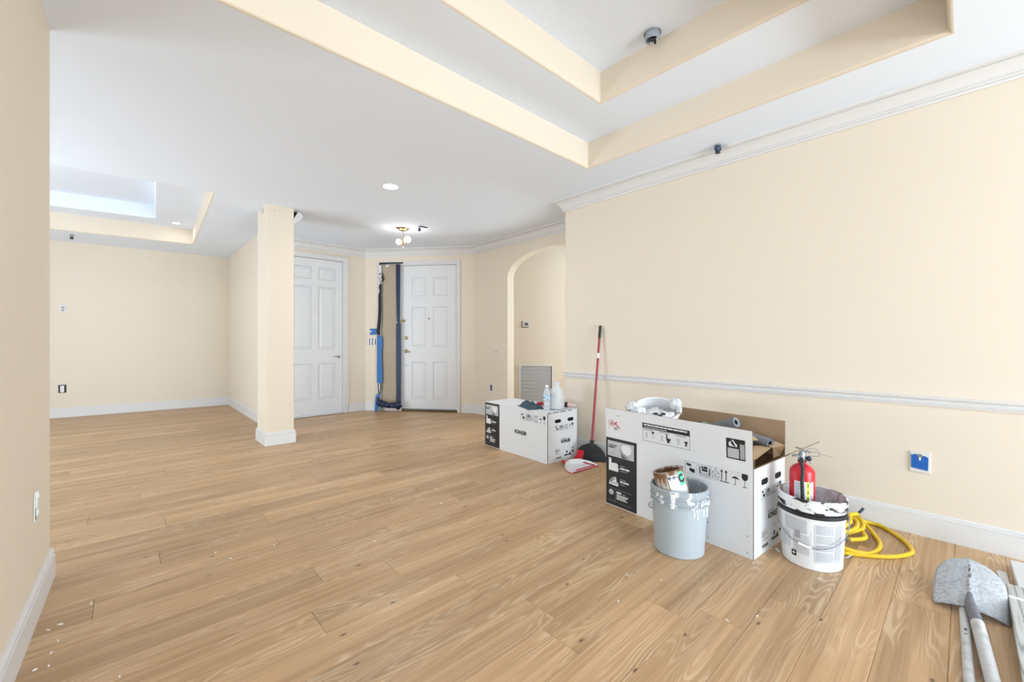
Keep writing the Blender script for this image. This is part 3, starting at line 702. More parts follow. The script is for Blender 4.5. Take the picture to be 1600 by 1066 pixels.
# ---------------------------------------------------------------- ceiling fittings
BULB = plain('lit_bulb', (255, 252, 244), .4, emit=((255, 248, 236), 6.0))
LED = plain('lit_led_panel', (255, 253, 248), .4, emit=((255, 250, 242), 6.0))
def downlight(x, y, z, r, label, power):
    t = thing('recessed_light', label, 'ceiling light', (x, y, z))
    obj('trim_ring', MB().lathe([(r*.86, -.001), (r*.9, -.008), (r, -.004), (r, 0), (r*.86, -.001)], 36), TRIM, t, smooth=True)
    obj('diffuser', MB().lathe([(0, -.0045), (r*.88, -.0045), (r*.88, -.001), (0, -.001)], 32), LED, t)
    l = bpy.data.lights.new('lamp', 'AREA'); l.shape = 'DISK'; l.size = r*1.6; l.energy = power; l.color = (1, .99, .97)
    o = bpy.data.objects.new('lamp', l); COL.objects.link(o); o.parent = t; o.location = (0, 0, -.012)
downlight(1.96, 3.92, CE, .082, 'round lit recessed light in the flat ceiling in front of the foyer', 10)
downlight(.575, 8.12, Z2, .055, 'small lit recessed light in the tray ceiling of the left room', 0.8)
t = thing('foyer_ceiling_light', 'stripped brass ceiling light with two bare globe bulbs in the foyer', 'ceiling light', (2.823, 5.27, CE))
obj('canopy', MB().lathe([(0, -.035), (.03, -.035), (.05, -.028), (.075, -.010), (.08, 0), (0, 0)], 28), BRASS, t, smooth=True)
obj('canopy_bracket', MB().box((-.105, -.012, -.014), (-.02, .012, -.004)), plain('dark_brass', (92, 78, 50), .4, .8), t)
obj('stem', MB().tube([(0, 0, -.03), (0, 0, -.19)], .006, 10).tube([(0, 0, -.19), (.012, -.01, -.215), (.03, -.024, -.205)], .005, 8), BRASS, t, smooth=True)
obj('finial', MB().lathe([(0, -.28), (.008, -.275), (.004, -.262), (.003, -.235), (.022, -.228), (.03, -.205), (.02, -.19), (0, -.186)], 16), BRASS, t, smooth=True)
for (dx, dy, dz, r) in ((-.045, .042, -.185, .037), (.052, -.03, -.150, .043)):
    b_ = obj('bulb', MB().ball((dx, dy, dz), r, 20), BULB, t, smooth=True)
    obj('socket', MB().tube([(dx*.25, dy*.25, -.185), (dx*.7, dy*.7, dz*.7-.185*.3)], .013, 12), TRIM, b_, smooth=True)
for (dx, dy, dz) in ((-.1, .09, -.21), (.11, -.07, -.17)):
    l = bpy.data.lights.new('lamp', 'POINT'); l.energy = 0.9; l.shadow_soft_size = .04; l.color = (1, .985, .96)
    o = bpy.data.objects.new('lamp', l); COL.objects.link(o); o.parent = t; o.location = (dx, dy, dz)
def sprinkler(x, y, z, label, cup=.04, wires=True, big=False):
    t = thing('fire_sprinkler', label, 'sprinkler', (x, y, z))
    if big:
        obj('escutcheon', MB().lathe([(cup*1.25, 0), (cup*1.25, -.012), (cup*1.12, -.012), (cup*1.1, -.004), (.02, -.004)], 32), GREYPIC, t, smooth=True)
        obj('cup', MB().lathe([(cup, -.002), (cup, -.055), (cup*.9, -.058), (cup*.88, -.004)], 28, a0=.9, a1=5.6), plain('grey_zinc', (166, 174, 186), .45, .3, var=.1), t, smooth=True)
        obj('sprinkler_head', MB().lathe([(0, -.02), (.014, -.02), (.012, -.045), (.02, -.05), (.02, -.054), (0, -.054)], 18), DARKSTEEL, t, smooth=True)
        for x in (.034, -.034): obj('clip_arm', MB().box((x-.004, -.006, -.062), (x+.004, .006, -.004)), DARKSTEEL, t)
    else:
        obj('pipe_stub', MB().lathe([(0, 0), (.024, 0), (.024, -.012), (.014, -.016), (.012, -.035), (0, -.035)], 18), STEEL, t, smooth=True)
        obj('sprinkler_head', MB().ball((0, 0, -.042), .016, 12, 0, (1, .8, 1.2)).lathe([(0, -.064), (.02, -.064), (.02, -.060), (0, -.060)], 14), DARKSTEEL, t, smooth=True)
        obj('frame_arm', MB().tube([(-.012, 0, -.03), (-.018, 0, -.048), (-.004, 0, -.062)], .004, 8).tube([(.012, 0, -.03), (.018, 0, -.048), (.004, 0, -.062)], .004, 8), DARKSTEEL, t, smooth=True)
    return t
sprinkler(2.525, 1.385, Z1b, 'open grey metal sprinkler cup in the top of the large tray ceiling', .046, big=True)
t = sprinkler(3.455, 1.335, CE, 'dark sprinkler head with bent metal tabs beside the crown moulding of the right wall')
obj('bent_tab', MB().add([(.01,-.01,-.03),(.02,.0,-.028),(.05,-.045,-.006),(.04,-.055,-.008)], [(0,1,2,3)]).add([(-.01,.01,-.03),(.0,.02,-.028),(.045,.012,-.003),(.035,.0,-.005)], [(0,1,2,3)]), INK, t)
obj('wrap', MB().ball((0, 0, -.03), .026, 12, 0, (1.2, 1, .9), lambda d: .35*noise.noise(d*4)), plain('dark_blue_tape', (44, 62, 84), .5, var=.3, scale=60), t, smooth=True)
t = sprinkler(2.93, 5.02, CE, 'small sprinkler head beside the foyer ceiling light')
obj('side_plate', MB().box((.02, -.03, -.010), (.11, -.01, -.002)), INK, t)
sprinkler(-.571, 8.88, CE, 'tiny sprinkler head in the ceiling of the left room near the back wall')

# ---------------------------------------------------------------- cartons
BL, BW, BH, TH = 1.016, .43, .489, .006
NAMES = {'black': ('printed_panel', BLACK), 'white': ('white_print', WHITEINK), 'ink': ('pictogram', BLACK), 'grey': ('picture_print', GREYPIC), 'mid': ('picture_shading', MIDPIC),
         'fine': ('fine_print', INK), 'logo': ('lettering', BLACK), 'red': ('red_symbol', REDINK)}
def carton(label, loc, rotz, opened):
    """local: x = depth away from the viewer, y = length; front face x=-W/2, end face y=-L/2"""
    t = thing('carton', label, 'box', loc, rotz)
    x0, x1, y0, y1 = -BW/2, BW/2, -BL/2, BL/2
    mb = MB()
    def panel(a, b, face):
        # outer skin white (0), others brown (1)
        s = len(mb.f); mb.box(a, b, 1); mb.m[s + face] = 0
    panel((x0, y0, 0), (x0+TH, y1, BH), 5); panel((x1-TH, y0, 0), (x1, y1, BH), 3)
    panel((x0+TH, y0, 0), (x1-TH, y0+TH, BH), 2); panel((x0+TH, y1-TH, 0), (x1-TH, y1, BH), 4)
    mb.box((x0+TH, y0+TH, 0), (x1-TH, y1-TH, TH), 1)
    obj('carton_body', mb, [CARDW, CARDB], t, recalc=False)
    f = Print(lambda u, v, e: (x0 - e, y1 - u, v))
    # black printed panel at the far end
    f.rect('black', .0, .004, .266, .488)
    f.rect('grey', .015, .357, .243, .467, 2)
    f.words('fine', .022, .095, .432, .008, 1, 3); f.words('ink', .022, .080, .417, .010, 2, 3); f.words('mid', .022, .085, .375, .005, 3, 3)
    f.poly('white', [(.135,.43),(.15,.455),(.20,.458),(.225,.43),(.215,.40),(.185,.385),(.15,.40)], 3)
    f.poly('mid', [(.13,.425),(.145,.40),(.17,.385),(.20,.372),(.205,.366),(.165,.363),(.15,.372),(.138,.39),(.125,.41)], 4)
    f.poly('ink', [(.135,.395),(.15,.375),(.175,.365),(.19,.362),(.15,.360),(.14,.37)], 5)
    f.poly('white', [(.024,.343),(.046,.340),(.048,.308),(.09,.312),(.108,.305),(.106,.285),(.113,.275),(.108,.252),(.024,.252)], 2)
    f.words('mid', .125, .165, .298, .006, 4, 2); f.words('white', .125, .205, .277, .012, 5, 2); f.words('mid', .125, .19, .262, .005, 6, 2)
    f.poly('white', [(.026,.165),(.04,.19),(.065,.206),(.09,.212),(.095,.175),(.11,.172),(.108,.148),(.026,.150)], 2)
    for i in range(5): f.line('ink', (.03+.004*i, .172), (.045+.011*i, .205), .003, 3)
    f.rect('ink', .026, .163, .105, .167, 3)
    f.words('mid', .125, .175, .200, .006, 7, 2); f.words('white', .125, .200, .182, .011, 8, 2); f.words('mid', .125, .168, .166, .005, 9, 2)
    f.line('mid', (.022, .128), (.226, .122), .0016, 2); f.line('mid', (.022, .034), (.226, .030), .0016, 2); f.line('mid', (.084, .124), (.084, .034), .0016, 2)
    f.disc('grey', .047, .096, .022, 2, ry=.02)
    f.words('white', .094, .140, .098, .013, 10, 2); f.words('mid', .15, .172, .098, .006, 11, 2)
    for i, q in enumerate((.195, .185, .172, .19)): f.words('white', .094, q, .085 - .010*i, .006, 20+i, 2)
    # handling pictograms along the fold
    def pictos(p, u0, v0, s, frames=True):
        X = lambda u: u0 + u*s
        Y = lambda v: v0 + v*s
        P_ = lambda k, pts, lay=1: p.poly(k, [(X(a), Y(b)) for a, b in pts], lay)
        p.frame('fine', X(0), Y(0), X(.076), Y(.074), .0016*s)
        P_('ink', [(.010,.062),(.016,.066),(.020,.062),(.040,.062),(.042,.048),(.014,.048)]); P_('ink', [(.030,.036),(.036,.040),(.042,.036),(.064,.034),(.066,.012),(.044,.012),(.040,.018),(.030,.018)])
        p.frame('fine', X(.088), Y(0), X(.165), Y(.074), .0016*s)
        for a in (.094, .152): P_('ink', [(a,.020),(a+.007,.020),(a+.006,.05),(a+.004,.064),(a,.060)])
        P_('ink', [(.106,.066),(.113,.066),(.118,.058),(.128,.066),(.140,.066),(.144,.056),(.144,.052),(.106,.052)]); P_('ink', [(.108,.049),(.143,.049),(.143,.036),(.108,.036)])
        for i in range(3): p.words('fine', X(.095), X(.158), Y(.024 - .008*i), .003*s, 40+i)
        c_ = [(.192,.074),(.192,.068)]
        p.line('fine', (X(.192), Y(.076)), (X(.192), Y(.062)), .0016*s); p.ring('fine', X(.192), Y(.072), .004*s, .0012*s, n=10)
        hexa = [(.192,.060),(.211,.050),(.211,.014),(.192,.002),(.173,.014),(.173,.050)]
        for i in range(6): p.line('fine', tuple((X(hexa[i][0]), Y(hexa[i][1]))), (X(hexa[(i+1) % 6][0]), Y(hexa[(i+1) % 6][1])), .0022*s)
        for a, b in (((.173,.050),(.192,.038)), ((.211,.050),(.192,.038)), ((.192,.038),(.192,.024)), ((.173,.026),(.192,.014)), ((.211,.026),(.192,.014)), ((.180,.032),(.204,.020))):
            p.line('fine', (X(a[0]), Y(a[1])), (X(b[0]), Y(b[1])), .0022*s)
        for a in (.227, .252):
            p.rect('ink', X(a-.0025), Y(.012), X(a+.0025), Y(.062)); P_('ink', [(a-.008,.060),(a+.008,.060),(a,.076)])
        p.rect('ink', X(.216), Y(.004), X(.268), Y(.009))
        P_('ink', [(.283,.038),(.287,.046),(.296,.051),(.304,.052),(.313,.050),(.321,.044),(.324,.036),(.314,.040),(.304,.040),(.294,.041)])
        p.rect('fine', X(.302), Y(.008), X(.305), Y(.040)); p.line('fine', (X(.3035), Y(.008)), (X(.299), Y(.003)), .003*s); p.line('fine', (X(.299), Y(.003)), (X(.295), Y(.009)), .003*s)
        r = random.Random(5)
        for i in range(14):
            a, b = r.uniform(.28, .328), r.uniform(.056, .078); p.line('fine', (X(a), Y(b)), (X(a+.004), Y(b+.004)), .0014*s)
        P_('ink', [(.338,.078),(.370,.078),(.371,.056),(.366,.046),(.358,.041),(.350,.041),(.342,.046),(.337,.056)]); p.rect('ink', X(.3525), Y(.008), X(.3555), Y(.042)); p.rect('ink', X(.343), Y(.003), X(.365), Y(.007))
    pictos(f, .619, .378, 1.0)
    f.text('logo', 'KOHLER', .526, .226, .049, 1, sx=1.0, bold=.0030)
    for (u, v) in ((.764,.118), (.764,.028), (.983,.118), (.983,.028)): f.poly('ink', [(u-.006, v+.006), (u+.006, v+.002), (u+.004, v-.004)])
    f.build(t, NAMES)
    e = Print(lambda u, v, q: (x0 + u, y0 - q, v))
    def pill(u0, u1, v0, v1):
        r = (v1-v0)/2; c = (v0+v1)/2
        return [(u0+r+r*math.cos(a), c+r*math.sin(a)) for a in [PI/2+PI*i/8 for i in range(9)]] + [(u1-r+r*math.cos(a), c+r*math.sin(a)) for a in [-PI/2+PI*i/8 for i in range(9)]]
    for u in (.100, .283): obj('hand_hole', MB().prism_map(pill(u, u+.087, .383, .417), lambda a, b, q: (x0+a, y0-q, b), .0002, .0008), DARK, t)
    pictos(e, .100, .305, .72)
    e.text('logo', 'KOHLER', .190, .178, .041, 1, sx=.85, bold=.0026)
    e.words('fine', .190, .27, .216, .005, 51)
    e.frame('fine', .100, .055, .32, .13, .0008)
    e.text('logo', 'ED-2', .112, .098, .030, 1, sx=1.0, bold=.0004)
    e.words('fine', .112, .15, .088, .005, 52); e.words('fine', .112, .18, .072, .004, 53)
    e.rect('ink', .262, .066, .282, .086); e.poly('ink', [(.264,.086),(.280,.086),(.272,.096)])
    e.disc('fine', .355, .112, .008); e.rect('fine', .345, .064, .372, .082)
    r = random.Random(8); u = .112
    while u < .19: wd = r.choice((.0015, .003, .004)); e.rect('ink', u, .030, u+wd, .046); u += wd + r.choice((.0012, .002))
    u = .235
    while u < .33: wd = r.choice((.003, .005, .007)); e.rect('ink', u, .040, u+wd, .055); u += wd + r.choice((.0012, .002))
    e.rect('ink', .306, .045, .325, .07)
    e.build(t, NAMES)
    o = obj('corner_strip', MB().box((x0, y0-.0012, .0), (x0+.007, y0-.0002, BH)), DARK, t)
    if not opened:
        for a, b in ((x0, -.001), (.001, x1)):
            obj('flap', MB().box((a, y0, BH), (b, y1, BH+TH)), [CARDW], t)
        obj('seam_shadow', MB().box((-.001, y0+.002, BH), (.001, y1-.002, BH+TH*.8)), DARK, t)
        mbk = MB()
        for a, b in ((.0, .04), (.07, .15), (.17, .25), (.28, .33)): mbk.box((x0+.01+a, y0-.0015, BH-.004), (x0+.01+b, y0, BH+.003))
        obj('torn_tape', mbk, BLACK, t)
        return t
    # opened: long flaps stand up, the near short flap juts out, the far one hangs inside
    def hinge(a, b, up, L_, outer):
        """flap hinged on segment a-b, extending along unit vector up; outer = outward normal side gets white"""
        a, b, up = Vector(a), Vector(b), Vector(up).normalized(); n = Vector(outer).normalized() * TH
        V = [a, b, b+up*L_, a+up*L_]; V = V + [q - n for q in V]
        m = MB(); m.add(V, [(0,1,2,3)], 0); m.add(V, [(4,7,6,5)], 1); m.add(V, [(0,4,5,1),(1,5,6,2),(2,6,7,3),(3,7,4,0)], 2); return m
    FLP = .213
    ua = Vector((-.06, 0, 1)).normalized()
    nrm = Vector((-1, 0, -.06))
    fl = obj('flap', hinge((x0, y1, BH), (x0, y0, BH), ua, FLP, nrm), [CARDW, CARDB, CARDE], t)
    g = Print(lambda u, v, q: tuple(Vector((x0, y1-u, BH)) + ua*(v-.489) + Vector((-1, 0, -.06)).normalized()*q))
    g.frame('fine', .318, .521, .656, .642, .0022); g.rect('black', .318, .606, .656, .642, 2)
    g.words('white', .330, .640, .626, .009, 60, 3); g.words('white', .330, .50, .613, .004, 61, 3)
    for i, c_ in enumerate((.33, .445, .56)):
        g.rect('ink', c_, .595, c_+.006, .601); g.words('fine', c_+.010, c_+.072, .595, .004, 62+i); g.words('fine', c_+.008, c_+.03, .573, .003, 66+i)
        for j in range(4): g.words('mid', c_+.008, c_+.028, .565-.008*j, .003, 70+i*4+j)
    g.poly('ink', [(.384,.590),(.408,.590),(.404,.578),(.392,.576),(.388,.582)]); g.frame('mid', .388, .548, .404, .570, .0025)
    g.poly('ink', [(.493,.592),(.502,.592),(.503,.568),(.526,.566),(.522,.552),(.514,.548),(.520,.538),(.500,.538),(.498,.550),(.494,.556)])
    g.poly('ink', [(.618,.570),(.642,.570),(.638,.558),(.634,.554),(.636,.540),(.622,.540),(.626,.554),(.621,.558)]); 
    g.rect('black', .875, .527, .978, .643); g.rect('grey', .883, .534, .944, .588, 2)
    g.poly('white', [(.888,.612),(.900,.634),(.915,.636),(.925,.620),(.935,.612),(.935,.598),(.892,.598)], 2); g.poly('ink', [(.900,.616),(.912,.628),(.928,.600),(.918,.600)], 3); g.disc('ink', .903, .628, .006, 3)
    for i in range(5): g.rect('white', .951+.005*i, .535, .9535+.005*i, .62 - .004*(i % 2), 2)
    g.ring('red', .058, .596, .020, .005); g.line('red', (.048,.586), (.068,.606), .003); g.disc('red', .058, .596, .007, 2)
    for a, b in (((.080,.586),(.104,.612)), ((.080,.604),(.118,.572)), ((.100,.582),(.128,.566))): g.line('red', a, b, .007)
    g.line('fine', (.028, .622), (.028, .548), .0016)
    r = random.Random(9); u = .076
    while u < .103: wd = r.choice((.0015, .003)); g.rect('fine', u, .551, u+wd, .570); u += wd + .002
    g.words('mid', .106, .135, .655, .005, 90)
    g.build(fl, NAMES)
    obj('flap', hinge((x1, y0, BH), (x1, y1, BH), (.02, 0, 1), FLP+.004, (1, 0, 0)), [CARDW, CARDB, CARDE], t)
    obj('flap', hinge((x0, y0, BH), (x1, y0, BH), (0, -.822, .57), .215, (0, -.57, -.822)), [CARDW, CARDB, CARDE], t)
    obj('flap', hinge((x1-.01, y1-.008, BH), (x0+.01, y1-.008, BH), (0, -.5, -.86), .2, (0, .86, -.5)), [CARDW, CARDB, CARDE], t)
    return t
def rot_of(l): return math.atan2(-l[0], l[1])
lb = Vector((.0963, .99535, 0)); wb = Vector((.99535, -.0963, 0)); frb = Vector((2.504, .783, 0))
cb = frb + lb*BL/2 + wb*BW/2
box_open = carton('large open white carton with raised flaps, standing behind the two paint buckets', cb, rot_of(lb), True)
lsm = Vector((.0524, .99863, 0)); wsm = Vector((.99863, -.0524, 0)); frs = Vector((2.991, 2.735, 0))
cs = frs + lsm*BL/2 + wsm*BW/2
box_shut = carton('closed white carton with a rag and bottles on top, beside the broom', cs, rot_of(lsm), False)
BIG = Matrix.Translation(cb) @ Matrix.Rotation(rot_of(lb), 4, 'Z')
SML = Matrix.Translation(cs) @ Matrix.Rotation(rot_of(lsm), 4, 'Z')

# ---- inside the open carton
def brown_sheet(name, label, pts, th=.004, mat=CARDT, cat='cardboard'):
    """folded strip: list of (a, b) world point pairs"""
    mb = MB(); V = []
    for a, b in pts: V += [Vector(a), Vector(b)]
    n = len(pts); mb.add(V, [(2*i, 2*i+1, 2*i+3, 2*i+2) for i in range(n-1)])
    o = obj(name, mb, mat, recalc=False); sm = o.modifiers.new('s', 'SOLIDIFY'); sm.thickness = th; sm.offset = 0
    return tag(o, label, cat)
def bigp(u, d, z):  # u from far end along the front, d depth from front face
    return tuple(BIG @ Vector((-BW/2 + d, BL/2 - u, z)))
mb = MB()
mb.box((-.19, -.32, .007), (.19, .12, .40)); mb.xf(BIG)
tag(obj('packing_insert', mb, CARDB), 'brown cardboard packing insert deep inside the open white carton', 'cardboard')
brown_sheet('folded_cardboard', 'folded tan cardboard under the lower grey roller cover in the open carton',
            [(bigp(.905,.10,.40), bigp(.985,.10,.43)), (bigp(.91,.115,.535), bigp(.992,.08,.525)), (bigp(.90,.30,.555), bigp(.985,.33,.56)), (bigp(.89,.36,.50), bigp(.98,.37,.50))])
brown_sheet('folded_cardboard', 'tan cardboard strip lying across the back right corner inside the open carton',
            [(bigp(.80,.35,.575), bigp(.84,.42,.575)), (bigp(.92,.33,.575), bigp(.97,.415,.575)), (bigp(1.00,.30,.56), bigp(1.025,.40,.565)), (bigp(1.0,.30,.50), bigp(1.0,.40,.50))])
brown_sheet('folded_cardboard', 'small tan cardboard scrap behind the lower grey roller cover in the open carton',
            [(bigp(.70,.22,.55), bigp(.80,.36,.56)), (bigp(.78,.20,.605), bigp(.87,.34,.605)), (bigp(.84,.20,.59), bigp(.92,.30,.59))])
FUZZ = plain('grey_roller_nap', (134, 138, 146), .95, var=.15, scale=120, bump=.8, bscale=300)
def roller(p0, p1, r, label):
    p0, p1 = Vector(p0), Vector(p1); d = p1 - p0; L_ = d.length
    t = thing('roller_cover', label, 'paint roller', p0, rot=d.to_track_quat('Z', 'Y').to_euler())
    obj('nap', MB().lathe([(r*.5, .004), (r*.95, 0), (r, .006), (r, L_-.006), (r*.95, L_), (r*.5, L_-.004)], 28), FUZZ, t, smooth=True)
    obj('core', MB().lathe([(r*.5, .004), (r*.5, L_-.004), (r*.4, L_-.004), (r*.4, .004), (r*.5, .004)], 20), plain('dark_core', (58, 60, 66), .7), t, smooth=True)
    obj('core_hole', MB().lathe([(0, L_-.012), (r*.4, L_-.012), (r*.4, L_-.010), (0, L_-.010)], 16), DARK, t)
roller((2.915, 1.000, .592), (2.830, .790, .578), .030, 'grey roller cover with a dark open end, lower one in the open carton')
roller((2.905, 1.185, .592), (2.845, .985, .676), .032, 'grey roller cover leaning on the back flap, upper one in the carton')
t = thing('paint_tray_liner', 'crumpled pale green wrapper lying among the rubbish in the middle of the open carton', 'wrapper', bigp(.57, .31, .60))
obj('wrapper', MB().ball((0, 0, 0), .045, 18, 0, (1.1, 1, .9), lambda d: .4*noise.noise(d*3.2)), two_tone('pale_green_and_white', (128, 176, 164), (222, 224, 222), 18, .42, .55), t, smooth=True, angle=60)
t = thing('rubbish_heap', 'heap of torn tan paper between the roller covers and white bucket', 'rubbish', bigp(.66, .24, .49))
obj('torn_paper', MB().ball((0, 0, 0), .135, 24, 0, (.9, 1.1, .7), lambda d: .35*noise.noise(d*3)), two_tone('torn_paper', (110, 96, 80), (200, 182, 158), 26, .4, .6), t, smooth=True, angle=50)
r = random.Random(4)
for i in range(5):
    a = r.uniform(0, 6); obj('paper_shred', ribbon([(.03*i-.06, -.06+.02*i, .06), (.03*i-.05+.03*math.cos(a), -.05, .115), (.03*i+.03*math.cos(a), -.03, .10)], [.02, .025, .01], .002), CARDT if i % 2 else WHITEINK, t)
# white bucket lined with a bag, tilted, at the far end of the carton
rimc = Vector((2.755, 1.478, .716)); bax = Vector((-.34, -.20, .92)).normalized()
bp = rimc - bax * .33
bx = (Vector((0, 0, 1)).cross(bax)).normalized(); by = bax.cross(bx)     # local x to the right as seen, local y away and up
Mb = Matrix((bx, by, bax)).transposed()
t = thing('white_bucket', 'white bucket lined with a white rubbish bag in the open carton', 'bucket', bp, rot=Mb.to_euler())
WPL = plain('white_plastic', (232, 233, 234), .4, var=.02)
obj('bucket_body', MB().lathe([(0, 0), (.118, 0), (.124, .01), (.146, .305), (.155, .307), (.157, .328), (.151, .332), (.143, .328), (.120, .02), (0, .016)], 44), WPL, t, smooth=True)
BAG = plain('white_bag_film', (222, 223, 226), .35, var=.05, scale=20)
def lump(name, c, r, sc, seed, k=.35, f=2.4, n=26):
    sv = Vector((seed*3.7, seed*1.3, 0))
    return obj(name, MB().ball(c, r, n, 0, sc, lambda d: k*noise.noise(d*f + sv) + k*.45*noise.noise(d*f*2.6 + sv)), BAG, t, smooth=True, angle=70)
lump('bag_lining', (0, -.005, .225), .128, (1, 1, .62), 1, .22)
lump('bag_fold', (-.045, -.075, .305), .062, (1.5, .8, .55), 2)
lump('bag_fold', (.055, -.06, .300), .058, (1.2, .9, .6), 3)
lump('bag_fold', (-.165, .025, .300), .055, (.9, 1.2, .95), 4)
lump('bag_fold', (-.12, -.04, .315), .045, (1.2, 1.0, .8), 7)
lump('bag_knot', (.128, .045, .345), .036, (1.0, 1.4, 1.0), 5, .5, 3)
lump('bag_tail', (.145, -.015, .335), .026, (.7, 1.9, .8), 6, .5, 3)
mb = MB()
for (x, y, z, sd) in ((-.01, -.085, .338, 1), (.018, -.10, .335, 2), (-.03, -.115, .334, 3), (.04, -.075, .334, 4)):
    mb.ball((x, y, z), .013, 10, 0, (1.3, .8, .45), lambda d: .5*noise.noise(d*3+Vector((sd, 0, 0))))
o = obj('bag_print', mb, BLACK, t, smooth=True); o['label'] = 'black print on the crumpled bag'; o['kind'] = 'stuff'

# ---------------------------------------------------------------- grey bucket with paint can
gc = (2.335, 1.116, 0)
t = thing('grey_bucket', 'grey blue bucket with white paint drips, holding a paint can', 'bucket', gc, math.radians(25))
GREYB = plain('grey_blue_plastic', (170, 180, 187), .42, var=.03, scale=8)
SMEAR = two_tone('grey_plastic_with_paint', (158, 167, 173), (238, 240, 241), 20, .56, .60, .45, stretch=(1, 1, .7))
prof = [(0, 0), (.128, 0), (.133, .006), (.1475, .282)]
obj('bucket_body', MB().lathe(prof + [(.139, .284), (.126, .012), (0, .010)], 48), GREYB, t, smooth=True)
ribs = [(.1475, .274), (.156, .278), (.156, .288), (.1455, .292), (.1455, .306), (.157, .310), (.157, .319), (.146, .323), (.146, .338), (.157, .342), (.158, .364), (.154, .369), (.147, .369), (.1455, .36), (.139, .284)]
o = obj('ribbed_rim', MB().lathe(ribs, 48), SMEAR, t, smooth=True); o['label'] = 'ribbed rim smeared with white paint'
obj('bucket_contents', MB().lathe([(0, .25), (.137, .25), (.137, .246), (0, .246)], 32), plain('grey_sludge', (196, 200, 204), .6), t)
PAINTW = plain('white_wet_paint', (240, 241, 242), .4)
mb = MB(); r = random.Random(21)
for i in range(22):
    a = r.uniform(-2.7, .2) if i > 5 else r.uniform(-1.0, -.2)
    z1 = r.choice((.282, .30, .325)); l = r.uniform(.03, .09) if i > 4 else r.uniform(.1, .2)
    R0 = .1575; R1 = .133 + .0145*(z1-l)/.282
    c, s_ = math.cos(a), math.sin(a)
    mb.tube([(R0*c, R0*s_, z1), ((R1+.002)*c, (R1+.002)*s_, z1-.018), ((R1+.0015)*c, (R1+.0015)*s_, z1-l)], [.004, .0035, .0045], 8)
o = obj('paint_drips', mb, PAINTW, t, smooth=True)
for sgn in (-1, 1):
    a0 = math.radians(-25 - 46) if False else 0
ha = math.radians(-25 + 137), math.radians(-25 - 43)
for a in ha: obj('handle_ear', MB().ball((.152*math.cos(a), .152*math.sin(a), .262), .011, 12, 0, (1, 1, 1.2)), GREYB, t, smooth=True)
pts = []
for i in range(25):
    q = i/24; a = ha[0] + (ha[1]-ha[0]+2*PI*0)*q
    ex = Vector((math.cos(ha[0]), math.sin(ha[0]), 0)); side = Vector((ex.y, -ex.x, 0))
    ang = PI*q
    pts.append(ex*.165*math.cos(ang) + Vector((0, 0, .265 - .11*math.sin(ang))) - side*(-.0) + side*(.163*math.sin(ang))*1.0)
obj('wire_handle', MB().tube(pts, .0028, 8), plain('grey_wire', (150, 152, 154), .4, .6), t, smooth=True)
obj('torn_strip', MB().tube([(.155, -.04, .335), (.172, -.052, .345), (.19, -.06, .338), (.2, -.064, .332)], [.004, .004, .003, .002], 8), PAINTW, t, smooth=True)
# paint can, tilted in the bucket
Rv = Vector((.7346, -.6785, 0)); Fv = Vector((.6785, .7346, 0))
ctop = Vector(gc) - Rv*.062 + Fv*.010 + Vector((0, 0, .452)); cbot = Vector(gc) - Rv*.018 - Fv*.02 + Vector((0, 0, .272))
ax = (ctop - cbot).normalized(); xa = (-Fv - ax*(-Fv).dot(ax)).normalized(); ya = ax.cross(xa)
Mc = Matrix((xa, ya, ax)).transposed()
t = thing('paint_can', 'paint can with brown paint and a green label, tilted in the grey bucket', 'paint can', cbot, rot=Mc.to_euler())
CH = (ctop-cbot).length; CRD = .083
obj('can_body', MB().lathe([(0, 0), (CRD, 0), (CRD+.002, .004), (CRD, .008), (CRD, CH-.008), (CRD+.003, CH-.004), (CRD+.001, CH), (CRD-.010, CH-.001), (CRD-.012, CH-.008), (CRD-.004, CH-.012), (CRD-.004, .01), (0, .01)], 44),
    two_tone('tin_with_brown_paint', (120, 82, 52), (186, 178, 168), 22, .5, .62, .4, stretch=(1, 1, .3)), t, smooth=True)
obj('paint_residue', MB().lathe([(CRD-.0045, .02), (CRD-.0045, CH-.014)], 44).lathe([(0, .06), (CRD-.005, .06)], 32), plain('brown_paint', (122, 84, 54), .4, var=.15, scale=20), t, smooth=True, recalc=False)
def cpatch(a0, a1, z0, z1, R0, n=14, zf=None):
    mb = MB(); vs = []
    for j in (0, 1):
        for i in range(n+1):
            a = a0 + (a1-a0)*i/n; z = (z0, z1)[j] if not zf else zf(j, i/n)
            vs.append((R0*math.cos(a), R0*math.sin(a), z))
    return mb.add(vs, [(i, i+1, n+2+i, n+1+i) for i in range(n)])
obj('paper_label', cpatch(-.45, .78, .02, CH-.022, CRD+.0012), plain('white_label', (226, 229, 231), .5, var=.03, scale=60), t, smooth=True, recalc=False)
mb = MB(); r = random.Random(2)
for i in range(9): mb.add(cpatch(-.42 + .075*i, -.42+.075*i + r.uniform(.02, .06), CH-.040 - .006*(i % 2), CH-.027, CRD+.0018, 2).v, [(0,1,4,3),(1,2,5,4)])
obj('label_print', mb, BLACK, t, recalc=False)
obj('green_label', cpatch(.26, .70, CH-.085, CH-.010, CRD+.0024), plain('mint_green_label', (96, 198, 160), .5), t, smooth=True, recalc=False)
mb = MB(); vs = []; 
for i in range(20):
    a = 2*PI*i/20
    for rr in (.022, .010): 
        th_ = .49 + rr*math.cos(a)/CRD; vs.append(((CRD+.003)*math.cos(th_), (CRD+.003)*math.sin(th_), CH-.047 + rr*1.1*math.sin(a)))
mb.add(vs, [(2*i, 2*i+1, 2*((i+1) % 20)+1, 2*((i+1) % 20)) for i in range(20) if i not in (0, 19, 1)])
o = obj('round_mark', mb, BLACK, t, recalc=False)
mb = MB(); r = random.Random(6)
